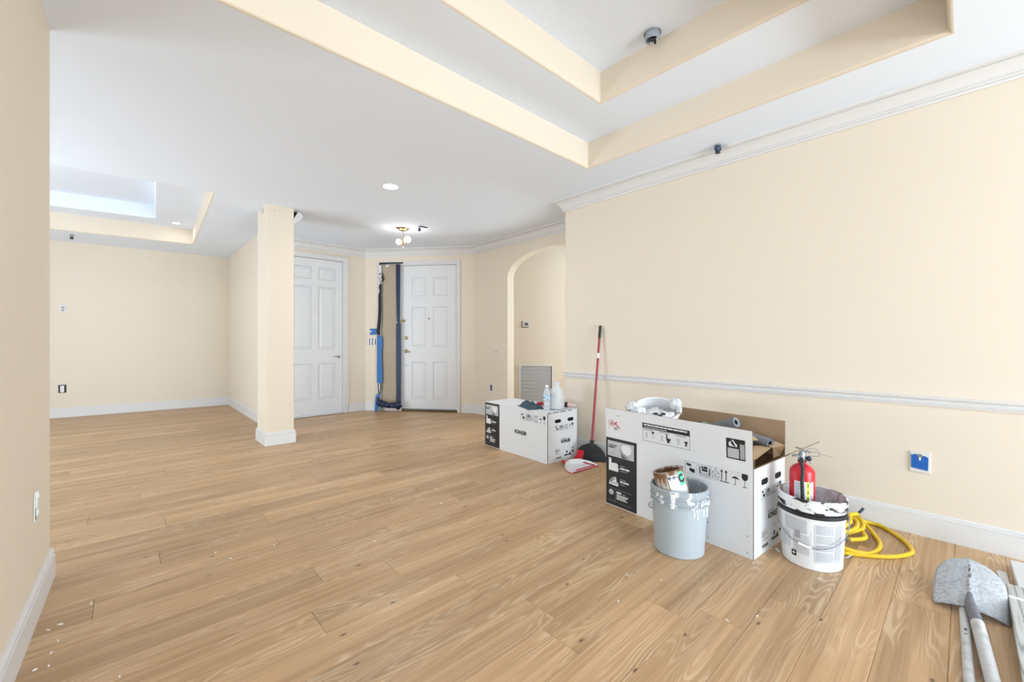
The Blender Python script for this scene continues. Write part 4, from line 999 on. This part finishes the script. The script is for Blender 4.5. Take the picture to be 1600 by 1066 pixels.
for i in range(12):
    a = -1.5 + i*.092; l = r.uniform(.03, .10); q = CRD+.002
    mb.tube([(q*math.cos(a), q*math.sin(a), CH-.006), (q*math.cos(a), q*math.sin(a), CH-.006-l)], [.005, .003], 6)
obj('brown_drips', mb, plain('brown_drip_paint', (128, 90, 58), .4), t, smooth=True)
mb = MB()
for i in range(8):
    a = -1.46 + i*.13; q = CRD+.0024; mb.tube([(q*math.cos(a), q*math.sin(a), CH-.03), (q*math.cos(a), q*math.sin(a), CH-.12)], [.003, .004], 6)
obj('pale_drips', mb, plain('cream_drip_paint', (224, 216, 202), .5), t, smooth=True)

# ---------------------------------------------------------------- white bucket with extinguisher
wc = (2.745, .569, 0)
t = thing('white_paint_bucket', 'white five gallon bucket with black ribs and printed label, holding a red fire extinguisher', 'bucket', wc, math.atan2(-.569, -2.745))
obj('bucket_body', MB().lathe([(0, 0), (.130, 0), (.135, .006), (.148, .272), (.139, .274), (.127, .012), (0, .010)], 48), WPL, t, smooth=True)
BAND = two_tone('black_rim_with_white_paint', (30, 31, 34), (232, 233, 234), 13, .43, .46, .45, stretch=(1, 1, 2.6))
obj('lower_band', MB().lathe([(.148, .270), (.1545, .272), (.1545, .289), (.1485, .292), (.1485, .299)], 48), plain('black_plastic', (30, 31, 34), .45), t, smooth=True)
obj('ribbed_rim', MB().lathe([(.1485, .299), (.155, .301), (.155, .317), (.1495, .320), (.1495, .329)], 48).lathe([(.1495, .329), (.1555, .331), (.156, .362), (.153, .3655), (.1475, .3645)], 48), BAND, t, smooth=True)
obj('inner_smear', MB().lathe([(.1475, .3645), (.1455, .355), (.139, .272)], 48), two_tone('grey_plaster_smear', (150, 152, 155), (212, 214, 216), 40, .3, .62, .8, stretch=(1, 1, .3)), t, smooth=True, recalc=False)
obj('bucket_contents', MB().lathe([(0, .284), (.138, .284), (.138, .280), (0, .280)], 32), plain('dried_plaster', (176, 178, 180), .9, var=.1, scale=60), t)
class CylPrint(Print):
    pass
def on_bucket(u, v, e):  # u = arc length from facing direction (to the right as seen), v = height
    R0 = .135 + .013*v/.272 + .0006 + e; a = u/.142
    return (R0*math.cos(a), R0*math.sin(a), v)
lp = Print(on_bucket)
def patch(k, u0, v0, u1, v1, lay=1, n=6):
    for i in range(n): lp.rect(k, u0+(u1-u0)*i/n, v0, u0+(u1-u0)*(i+1)/n, v1, lay)
patch('pale', .012, .045, .105, .245); patch('pale2', .108, .05, .15, .245, n=3)
for i in range(24): 
    if i not in (6, 12, 17): lp.words('tiny', .018, .100, .238 - .0078*i, .0035, 100+i, 2)
for i in range(18): lp.words('tiny', .112, .146, .236 - .0098*i, .003, 130+i, 2)
for i in range(9): lp.words('tiny', -.13, -.02, .250 - .008*i, .0035, 160+i)
for i in range(12): lp.words('tiny', -.085, -.01, .17 - .0085*i, .0032, 180+i)
for i in range(10): lp.words('tiny', -.165, -.10, .17 - .009*i, .003, 200+i)
lp.frame('tiny', -.082, .135, -.004, .205, .001); lp.rect('tiny', -.075, .155, -.05, .195, 2)
lp.rect('mark', -.095, .052, -.070, .082, 2); lp.disc('pale', -.0825, .068, .007, 3)
lp.build(t, {'pale': ('label_block', plain('pale_label', (206, 208, 211), .5)), 'pale2': ('label_block', plain('grey_label', (190, 192, 196), .5)), 'tiny': ('fine_print', plain('tiny_print', (158, 160, 166), .6)), 'mark': ('printed_mark', BLACK)})
EARM = plain('black_plastic_ear', (40, 41, 44), .5)
for a in (math.radians(96), math.radians(-96)): obj('handle_ear', MB().ball((.151*math.cos(a), .151*math.sin(a), .262), .010, 12, 0, (1, 1, 1.2)), EARM, t, smooth=True)
pts = []
for i in range(29):
    q = i/28; a = math.radians(-96 + 192*q); dip = math.sin(PI*q)
    R0 = .159 + .004*dip; pts.append((R0*math.cos(a)*(.9+.1*1), R0*math.sin(a), .262 - .135*dip**1.0))
obj('wire_handle', MB().tube(pts, .0026, 8), plain('grey_handle_wire', (146, 148, 150), .4, .6), t, smooth=True)
obj('handle_grip', MB().tube(pts[11:15], .007, 10), WPL, t, smooth=True)
ep = Vector(wc) - Rv*.040 + Fv*.018 + Vector((0, 0, .2845))
t = thing('fire_extinguisher', 'red fire extinguisher with a yellow and white label standing in the white bucket', 'fire extinguisher', ep, math.atan2(-ep.y, -ep.x))
RED = plain('red_enamel', (196, 26, 40), .28, var=.03)
ER = .059
obj('cylinder', MB().lathe([(0, 0), (ER-.008, 0), (ER, .010), (ER, .190), (ER-.004, .205), (ER-.016, .220), (.024, .232), (.017, .236), (.017, .246), (0, .246)], 44), RED, t, smooth=True)
ext = lambda a0, a1, z0, z1, e: cpatch(a0, a1, z0, z1, ER+e, 10)
obj('white_label', ext(-.62, .98, .035, .150, .0006), WHITEINK, t, smooth=True, recalc=False)
obj('yellow_label', ext(.34, .58, .035, .150, .0010), plain('yellow_ink', (222, 214, 60), .5), t, smooth=True, recalc=False)
mb = MB(); r = random.Random(31)
for i in range(11):
    for (a, b) in ((-.55, -.18), (.10, .28), (.66, .93)):
        q = ext(a, b - r.uniform(0, .06), .042 + .0095*i, .046 + .0095*i, .0014); mb.add(q.v, q.f)
o = obj('fine_print', mb, plain('label_print_blue', (150, 164, 180), .6), t, recalc=False); o['kind'] = 'stuff'
mb = MB()
for z in (.05, .085, .122):
    q = ext(.40, .52, z, z+.018, .0014); mb.add(q.v, q.f)
obj('label_symbol', mb, plain('olive_ink', (120, 130, 40), .6), t, recalc=False)
for (a, b, z0, z1) in ((.62, .70, .143, .150), (.80, .90, .05, .062)): obj('label_mark', ext(a, b, z0, z1, .0015), BLACK, t, recalc=False)
hp = [(.017, -.004, .262), (.030, .0, .258), (.044, .0, .235), (.056, .004, .21), (ER+.009, .0, .16), (ER+.009, .002, .08), (ER+.008, .004, .02)]
obj('hose', MB().tube(catmull(hp, 6), .0085, 12), plain('black_rubber', (34, 36, 40), .55, var=.1), t, smooth=True)
obj('neck_collar', MB().lathe([(.018, .240), (.021, .242), (.021, .254), (.016, .256), (0, .256)], 20), plain('dark_red', (120, 20, 34), .4), t, smooth=True)
mb = MB().lathe([(0, .254), (.017, .254), (.018, .270), (.016, .290), (.011, .302), (0, .304)], 18)
mb.box((-.012, -.034, .268), (.012, -.008, .278)).tube([(0, -.012, .272), (0, -.045, .272)], .006, 8)
obj('valve_body', mb, STEEL, t, smooth=True)
mb = MB().add([(-.012,-.012,.302),(.012,-.012,.302),(.012,.040,.296),(-.012,.040,.296),(-.009,-.012,.308),(.009,-.012,.308),(.009,.040,.302),(-.009,.040,.302)], [(0,1,2,3),(4,7,6,5),(0,4,5,1),(1,5,6,2),(2,6,7,3),(3,7,4,0)])
mb.add([(-.01,-.03,.318),(.01,-.03,.318),(.01,.008,.308),(-.01,.008,.308),(-.01,-.03,.322),(.01,-.03,.322),(.01,.008,.314),(-.01,.008,.314)], [(0,1,2,3),(4,7,6,5),(0,4,5,1),(1,5,6,2),(2,6,7,3),(3,7,4,0)])
obj('squeeze_lever', mb, STEEL, t, bevel=.001)
obj('carry_handle', MB().box((-.010, .008, .258), (.010, .038, .263)).box((-.010, .033, .240), (.010, .038, .262)), STEEL, t, bevel=.001)
obj('pressure_gauge', MB().ball((.012, .030, .268), .014, 12, 0, (.6, 1, 1)), DARKSTEEL, t, smooth=True)
obj('safety_wire', MB().tube(catmull([(0, .01, .30), (.005, .04, .322), (0, .07, .315), (-.005, .075, .285), (0, .03, .28)], 6), .0012, 6).tube(catmull([(0, .0, .295), (.004, .05, .305), (0, .09, .296), (-.002, .13, .288)], 6), .0011, 6), STEEL, t, smooth=True)

# ---------------------------------------------------------------- yellow hose
t = thing('air_hose', 'coiled yellow air hose on the floor between the white bucket and the right wall', 'hose', (0, 0, 0))
z0 = .0115
loop = [(3.05,.455,.05),(3.20,.40,.035),(3.40,.47,.03),(3.50,.49,.03),(3.545,.43,z0),(3.54,.37,z0),(3.47,.307,z0),(3.38,.250,z0),(3.29,.214,z0),(3.21,.206,z0),(3.11,.250,z0),(3.03,.32,z0),(2.965,.41,z0),(2.94,.48,z0),(3.02,.57,z0),
        (3.2,.60,z0),(3.38,.56,.03),(3.50,.49,.052),(3.43,.43,.034),(3.33,.37,z0),(3.22,.338,z0),(3.11,.338,z0),(3.01,.37,.016),(2.955,.45,.03),(2.98,.52,.035),(3.08,.53,.035),(3.20,.47,.04),(3.32,.43,.04),(3.42,.45,.055),(3.43,.52,.055),(3.33,.57,.05),
        (3.20,.58,.045),(3.10,.55,.055),(3.10,.50,.06),(3.22,.45,.065),(3.34,.46,.07),(3.38,.51,.07),(3.30,.55,.075),(3.18,.54,.075),(3.14,.50,.08),(3.26,.48,.085),(3.38,.50,.085),(3.44,.47,.085)]
obj('hose_line', MB().tube(catmull(loop, 7), .0112, 10), plain('yellow_rubber', (226, 190, 34), .42, var=.06, scale=14), t, smooth=True)
o = obj('hose_fitting', MB().tube([(3.44,.47,.085),(3.475,.455,.10),(3.49,.447,.112)], .008, 10), DARKSTEEL, t, smooth=True)
o = obj('hose_fitting', MB().tube([(3.05,.455,.05),(3.02,.46,.055)], .009, 10), STEEL, t, smooth=True)
t = thing('plastic_strip', 'torn strip of clear plastic lying under the yellow hose beside the white bucket', 'plastic scrap', (2.97, .40, .002), -.5)
obj('strip', ribbon([(-.09,0,.004),(-.03,.012,.008),(.04,-.008,.005),(.09,.006,.004)], [.03, .02, .028, .014], .004), plain('clear_film', (205, 210, 214), .2, alpha=.8), t)

# ---------------------------------------------------------------- broom and dustpan
t = thing('push_broom', 'angled broom with a red handle and black bristles leaning on the right wall', 'broom', (0, 0, 0))
B0 = Vector((3.405, 2.520, .165)); B1 = Vector((3.563, 2.53, 1.345))
dv = (B1 - B0).normalized()
REDM = plain('dark_red_handle', (150, 34, 44), .35)
obj('handle', MB().tube([B0 - dv*.02, B0 + dv*.6, B1], [.0125, .0115, .0115], 14), REDM, t, smooth=True)
BPL = plain('black_broom_plastic', (24, 25, 27), .5)
obj('grip', MB().tube([B1 - dv*.125, B1 - dv*.06, B1 - dv*.005, B1 + dv*.004], [.0145, .0145, .014, .006], 14), BPL, t, smooth=True)
q = B0 + dv*.86; obj('handle_sticker', MB().tube([q, q + dv*.05], .0123, 14), WHITEINK, t, smooth=True)
hd = Vector((.50, -.866, 0)); hn = Vector((.866, .50, 0))
bc = Vector((3.398, 2.530, 0))
def bpt(a, z, n): return tuple(bc + hd*a + Vector((0, 0, z)) + hn*n)
mb = MB()
poly = [(-.118,.118),(-.085,.146),(-.03,.166),(.0,.172),(.02,.172),(.06,.156),(.10,.128),(.128,.095),(.128,.082),(-.118,.104)]
mb.prism_map(poly, lambda a, b, q: bpt(a, b, q), -.022, .022)
obj('broom_head', mb, BPL, t, bevel=.006)
mb = MB(); mb.tube([B0 - dv*.02, B0 + dv*.012, B0 + dv*.04], [.030, .020, .024], 10)
obj('collar', mb, BPL, t, smooth=True)
def bristles(a0, a1, mat, name, b0, b1):
    mb = MB(); n = max(3, int((a1-a0)/.006)); 
    for i in range(n+1):
        f = i/n; a = a0 + (a1-a0)*f
        za = .118 - max(0, a)*.26 if a > -.02 else .118 + a*.06
        for j, off in enumerate((-.016, -.005, .006, .017)):
            sp = a*.36
            mb.tube([bpt(a, za, off), bpt(a + sp*.5, za*.5, off*1.2), bpt(b0+(b1-b0)*f, .001 + .004*((i+j) % 3), off*1.55)], [.0046, .0044, .0034], 5)
    o = obj(name, mb, mat, t, smooth=True); return o
bristles(-.055, .126, plain('black_bristle', (20, 20, 22), .6), 'black_bristles', -.075, .155)
o = bristles(-.115, -.06, plain('red_bristle', (206, 34, 52), .5), 'red_bristles', -.160, -.082); o['label'] = 'red bristle section'
t = thing('dustpan', 'white and red dustpan lying on the floor in front of the broom', 'dustpan', (0, 0, 0))
pa, pb = Vector((2.945, 2.394, 0)), Vector((3.322, 2.373, 0))
ex = (pb - pa).normalized(); ey = Vector((-ex.y, ex.x, 0)); PWI = (pb-pa).length
def dp(u, v, z): return tuple(pa + ex*u + ey*v + Vector((0, 0, z)))
DPW = plain('white_dustpan_plastic', (226, 226, 228), .4); DPR = plain('red_dustpan_plastic', (176, 30, 50), .4)
out = [(0, 0), (PWI, 0), (PWI*.93, .10), (PWI*.78, .175), (PWI*.55, .205), (PWI*.33, .19), (PWI*.13, .135), (PWI*.02, .06)]
hgt = [.006, .006, .03, .045, .05, .05, .042, .024]
mb = MB(); n = len(out); inn = [(PWI*.5 + (u-PWI*.5)*.86, .005 + v*.86) for u, v in out]
vs = [dp(u, v, .0015) for u, v in out] + [dp(u, v, h) for (u, v), h in zip(out, hgt)] + [dp(u, v, max(.004, h-.004)) for (u, v), h in zip([(PWI*.5+(u-PWI*.5)*.96, v*.965) for u, v in out], hgt)] + [dp(u, v, .005) for u, v in inn]
fs = [tuple(range(n))[::-1], tuple(range(3*n, 4*n))]
for k in range(3): fs += [(k*n+i, k*n+(i+1) % n, (k+1)*n+(i+1) % n, (k+1)*n+i) for i in range(n)]
mb.add(vs, fs); obj('pan', mb, DPW, t, smooth=True)
mb = MB().tube([dp(.01, -.004, .006), dp(PWI*.5, -.006, .006), dp(PWI-.01, -.004, .006)], .005, 8)
mb.tube([dp(PWI*.22, .028, .008), dp(PWI*.62, .024, .008), dp(PWI*.90, .022, .008), dp(PWI*.86, .09, .012), dp(PWI*.80, .13, .02)], .006, 8).tube([dp(u, v, .003) for u, v in out[4:]] + [dp(0, 0, .003)], .004, 8)
obj('red_lip', mb, DPR, t, smooth=True)
mb = MB().tube([dp(PWI*.36, .185, .028), dp(PWI*.36, .205, .030), dp(PWI*.36, .25, .030)], [.020, .014, .017], 12)
obj('handle', mb, DPR, t, smooth=True)

# ---------------------------------------------------------------- on the closed carton
TZ = BH + TH
def smp(x, y): return Vector((x, y, TZ))
t = thing('work_rag', 'crumpled dark teal work rag on the closed carton', 'rag', smp(3.13, 3.10), 1.2)
mb = MB(); nx, ny = 26, 18; vs = []
for j in range(ny+1):
    for i in range(nx+1):
        u, v = i/nx*2-1, j/ny*2-1; e = max(0, 1 - (abs(u)**2.4 + abs(v)**2.4))
        h = (e**.5) * (.026 + .030*max(0, noise.noise(Vector((u*2.1, v*2.3, 2)))+.25) + .03*math.exp(-((u-.25)**2*5+(v-.1)**2*4)))
        wv = 1 + .16*noise.noise(Vector((u*2, v*2, 9)))
        vs.append((u*.17*wv, v*.095*wv, h + .0005))
top = len(vs); vs += [(x, y, 0.0003) for x, y, z in vs]
G = lambda i, j: j*(nx+1)+i
fs = [(G(i,j), G(i+1,j), G(i+1,j+1), G(i,j+1)) for j in range(ny) for i in range(nx)]
fs += [(G(i,j)+top, G(i,j+1)+top, G(i+1,j+1)+top, G(i+1,j)+top) for j in range(ny) for i in range(nx)]
mb.add(vs, fs); obj('rag', mb, plain('dark_teal_cloth', (62, 82, 94), .9, var=.25, scale=22, bump=.4, bscale=160), t, smooth=True, recalc=False, angle=80)
t = thing('water_bottle', 'clear plastic water bottle with a blue and white label on the closed carton', 'bottle', smp(3.125, 2.865))
CLR = plain('clear_plastic', (236, 240, 243), .08, alpha=.42, var=.0)
bprof = [(0, .001), (.030, .001), (.035, .008), (.0335, .05), (.0355, .055), (.0335, .06), (.0335, .09), (.0355, .095), (.0355, .16), (.031, .185), (.018, .215), (.0135, .222), (.0135, .232)]
obj('bottle_body', MB().lathe(bprof + [(r_-.002, z) for r_, z in bprof[::-1] if r_ > .005], 32), CLR, t, smooth=True)
obj('bottle_label', MB().lathe([(.0362, .102), (.0362, .156)], 32), two_tone('blue_white_label', (44, 116, 196), (196, 222, 242), 30, .42, .52, .4), t, smooth=True, recalc=False)
obj('cap', MB().lathe([(.0, .252), (.014, .251), (.0155, .246), (.0155, .230), (.0, .230)], 20), WPL, t, smooth=True)
t = thing('water_jug', 'translucent white gallon jug half full of water on the closed carton', 'jug', smp(3.245, 2.838), .4)
MILK = plain('milky_plastic', (226, 229, 230), .3, alpha=.88, var=.02)
def squircle(r, n=36): return [(r*math.copysign(abs(math.cos(a))**.75, math.cos(a)), r*math.copysign(abs(math.sin(a))**.75, math.sin(a))) for a in [2*PI*i/n for i in range(n)]]
rings = [(.001, .060), (.012, .072), (.05, .075), (.13, .075), (.165, .070), (.20, .056), (.228, .036), (.24, .022), (.25, .019), (.262, .019)]
mb = MB(); vs = []
for z, r_ in rings: vs += [(x, y, z) for x, y in squircle(r_)]
k = 36; mb.add(vs, [(j*k+i, j*k+(i+1) % k, (j+1)*k+(i+1) % k, (j+1)*k+i) for j in range(len(rings)-1) for i in range(k)] + [tuple(range(k))[::-1]])
obj('jug_body', mb, MILK, t, smooth=True)
mb = MB(); vs = []
for z, r_ in ((.004, .058), (.012, .068), (.05, .071), (.105, .071)): vs += [(x, y, z) for x, y in squircle(r_)]
mb.add(vs, [(j*k+i, j*k+(i+1) % k, (j+1)*k+(i+1) % k, (j+1)*k+i) for j in range(3) for i in range(k)] + [tuple(range(k))[::-1], tuple(range(3*k, 4*k))])
obj('water', mb, plain('water_fill', (190, 196, 200), .15), t, smooth=True)
obj('jug_handle', MB().tube(catmull([(.03, -.0, .235), (.055, -.0, .232), (.074, 0, .20), (.078, 0, .165), (.07, 0, .14)], 6), .011, 12), MILK, t, smooth=True)
obj('cap', MB().lathe([(0, .278), (.021, .277), (.023, .272), (.023, .258), (0, .258)], 22), plain('pale_cap', (210, 214, 218), .4), t, smooth=True)
t = thing('caulk_tube', 'black sealant cartridge with a pale pink nozzle on the closed carton', 'tube', smp(3.365, 2.985) + Vector((0, 0, .026)), rot=(PI/2, 0, .35))
obj('cartridge', MB().lathe([(0, 0), (.024, 0), (.0255, .003), (.0255, .155), (.022, .160), (0, .160)], 28), BLACK, t, smooth=True)
obj('green_label', cpatch(-2.9, -1.5, .03, .07, .0262), plain('lime_label', (150, 196, 90), .5), t, smooth=True, recalc=False)
PINK = plain('pale_pink_plastic', (232, 186, 190), .45)
obj('collar', MB().lathe([(0, .160), (.024, .160), (.024, .172), (.012, .205), (0, .205)], 24), PINK, t, smooth=True)
obj('nozzle', MB().lathe([(0, .205), (.010, .205), (.006, .245), (0, .246)], 16), WPL, t, smooth=True)
t = thing('red_grip_tool', 'small red gripped hand tool behind the rag and bottle on the closed carton', 'tool', smp(3.27, 3.08) + Vector((0, 0, .014)), -.75)
obj('grip', MB().tube([(-.05, 0, .006), (-.01, 0, .012), (.035, 0, .008)], [.016, .020, .015], 12), plain('red_rubber', (186, 40, 54), .5), t, smooth=True)
obj('blade', MB().box((.035, -.014, .003), (.10, .014, .006)), STEEL, t, bevel=.001)

# ---------------------------------------------------------------- shovel, handle and boards at the near right
STL = two_tone('scuffed_galvanised_steel', (148, 152, 157), (188, 192, 197), 80, .25, .62, .6, .05, detail=10, bump=.2)
t = thing('shovel', 'grey steel round point shovel lying with its blade towards the right wall', 'shovel', (0, 0, 0))
HS = Vector((2.685, -.012, .030))
sa = math.radians(18); sx = Vector((math.cos(sa), 0, math.sin(sa))).normalized(); sy = Vector((0, 1, 0)); sz = sx.cross(sy)
def sp(u, v, w_): return tuple(HS + sx*u + sy*v + sz*w_)
nu, nv = 22, 24; vs = []; BLN = .315
def halfw(f):
    if f < .03: return .108 + .004*f/.03
    if f < .55: return .112 + .003*math.sin((f-.03)/.52*PI)
    q = (f-.55)/.45; return .112*max(0.0, 1 - q**2.6)**.55 if q < 1 else 0
for i in range(nu+1):
    f = i/nu; hw_ = max(.004, halfw(f))
    for j in range(nv+1):
        v = (j/nv*2-1); y = v*hw_
        curve = .030*(1 - (y/.114)**2) - .028
        ridge = .014*math.exp(-(y/.012)**2) * max(0, 1-f*.9)
        vs.append(sp(f*BLN, y, curve + ridge + .012*f*f))
mb = MB().add(vs, [(i*(nv+1)+j, i*(nv+1)+j+1, (i+1)*(nv+1)+j+1, (i+1)*(nv+1)+j) for i in range(nu) for j in range(nv)])
o = obj('blade', mb, STL, t, smooth=True, recalc=False, angle=60); s_ = o.modifiers.new('s', 'SOLIDIFY'); s_.thickness = .003; s_.offset = -1
obj('ridge_wear', MB().tube([sp(.11, 0, .0175), sp(.16, .001, .0165), sp(.21, -.001, .0150), sp(.26, .001, .0135), sp(.308, 0, .013)], [.005, .0045, .004, .0045, .003], 6), two_tone('rust_line', (60, 58, 56), (180, 182, 186), 60, .45, .5), t, smooth=True)
sock = [sp(.11, 0, .004), sp(.04, 0, .014), HS + Vector((-.02, -.003, .018)), HS + Vector((-.075, -.012, .012)), HS + Vector((-.135, -.022, .006))]
obj('socket', MB().tube(catmull(sock, 5), [.006 + .0145*min(1, i/9) for i in range(21)], 16), plain('dark_painted_steel', (118, 120, 128), .5, .3, var=.1), t, smooth=True)
h0 = HS + Vector((-.130, -.021, .0065)); h1 = Vector((1.62, -.105, .019))
obj('handle', MB().tube([h0, h0.lerp(h1, .3), h1], [.0215, .0205, .019], 18), two_tone('paint_splashed_handle', (176, 177, 178), (200, 201, 202), 22, .3, .5, .55), t, smooth=True)
t = thing('tool_handle', 'grey white tool handle with dark marks lying left of the shovel handle', 'handle', (0, 0, 0))
a0, a1 = Vector((2.685, .006, .0155)), Vector((1.75, -.018, .0155))
obj('pole', MB().tube([a0, a0.lerp(a1, .5), a1], [.0145, .0150, .0152], 16), two_tone('paint_splashed_pole', (178, 179, 180), (204, 205, 206), 22, .3, .5, .55), t, smooth=True)
for (u, l) in ((.215, .016), (.255, .006)):
    p = a0.lerp(a1, u); obj('dark_mark', MB().box((p.x-l/2, p.y-.004, .0300), (p.x+l/2, p.y+.004, .0312)), INK, t)
GREYW = wood('weathered_grey_wood', (204, 204, 201), (176, 176, 174), (118, 119, 120), (52, 52, 52), xs=.5, ys=9.0, ring=34.0, sharp=2.0, plo=0.0, phi=0.1, rough=.7, per_object=False, knots=False, line=.75)
def board(name, label, a, b, mat, rz=0, knot=None):
    c = [(p+q)/2 for p, q in zip(a, b)]; h = [(q-p)/2 for p, q in zip(a, b)]
    t_ = thing(name, label, 'board', (c[0], c[1], a[2]), rz)
    obj('board', MB().box((-h[0], -h[1], 0), (h[0], h[1], 2*h[2])), mat, t_, bevel=.003)
    return t_, c, h
WHB = plain('white_painted_wood', (214, 215, 216), .55, var=.04, scale=30)
tb, c, h = board('weathered_board', 'wide weathered grey board with a dark knot, topmost of the boards', (1.75, -.345, .042), (3.02, -.128, .062), GREYW)
mb = MB().ball((2.655-c[0], -.185-c[1], .0202), .02, 14, 0, (.55, 1.5, .02)); obj('knot', mb, plain('dark_knot', (62, 62, 62), .8), tb)
obj('tape_band', MB().box((2.86-c[0], -h[1]-.001, .0), (2.885-c[0], h[1], .0208)), WPL, tb)
board('white_stick', 'thin flat white stick under the weathered board nearest the shovel', (2.60, -.158, 0), (3.31, -.124, .008), WHB, .05)
board('white_batten', 'thick white batten with a nail hole sticking out beyond the weathered board', (2.5, -.222, 0), (3.42, -.170, .041), WHB, .03)
t = thing('white_pipe', 'short white pipe end at the right edge beside the white batten', 'pipe', (0, 0, 0))
obj('pipe', MB().tube([(2.4, -.262, .0205), (3.34, -.252, .0205), (3.352, -.252, .0205)], [.020, .020, .015], 18), WPL, t, smooth=True)

# ---------------------------------------------------------------- paint chips on the floor
CHIP = plain('white_chip', (238, 236, 230), .8)
r = random.Random(17)
pix = [(95,976),(75,985),(91,1002),(80,1021),(76,1041),(55,1047),(142,944),(187,1058),(428,852),(585,846),(612,780),(617,930),(980,899),(966,940),(1183,963),(1215,860),(1205,858),(360,873),(1136,970),(1033,907),(1178,880),(1280,905),(1345,870)]
def onfloor(x, y):
    d = Vector((math.sin(YAW), math.cos(YAW), 0)) + Vector((math.cos(YAW), -math.sin(YAW), 0))*(x-800)/655
    return d * (CAM_H*655/(y-533))
pts = [onfloor(*q) for q in pix]
for i in range(7):
    pts.append(Vector((r.uniform(.3, 3.1), r.uniform(1.4, 5.2), 0)))
for i, q in enumerate(pts):
    s_ = r.uniform(.003, .007) * (1 + .12*q.length); 
    if i == 15: s_ = .02
    n = 6; V = [(s_*r.uniform(.6, 1.2)*math.cos(2*PI*k/n)*1.4, s_*r.uniform(.5, 1)*math.sin(2*PI*k/n)*.6) for k in range(n)]
    o = obj('paint_chip', MB().prism(V, .0002, .003), CHIP, loc=(q.x, q.y, 0), rot=(0, 0, r.uniform(0, 3)))
    tag(o, 'small white paint chip lying on the oak plank floor', 'paint chip', 'white paint chips on the floor')
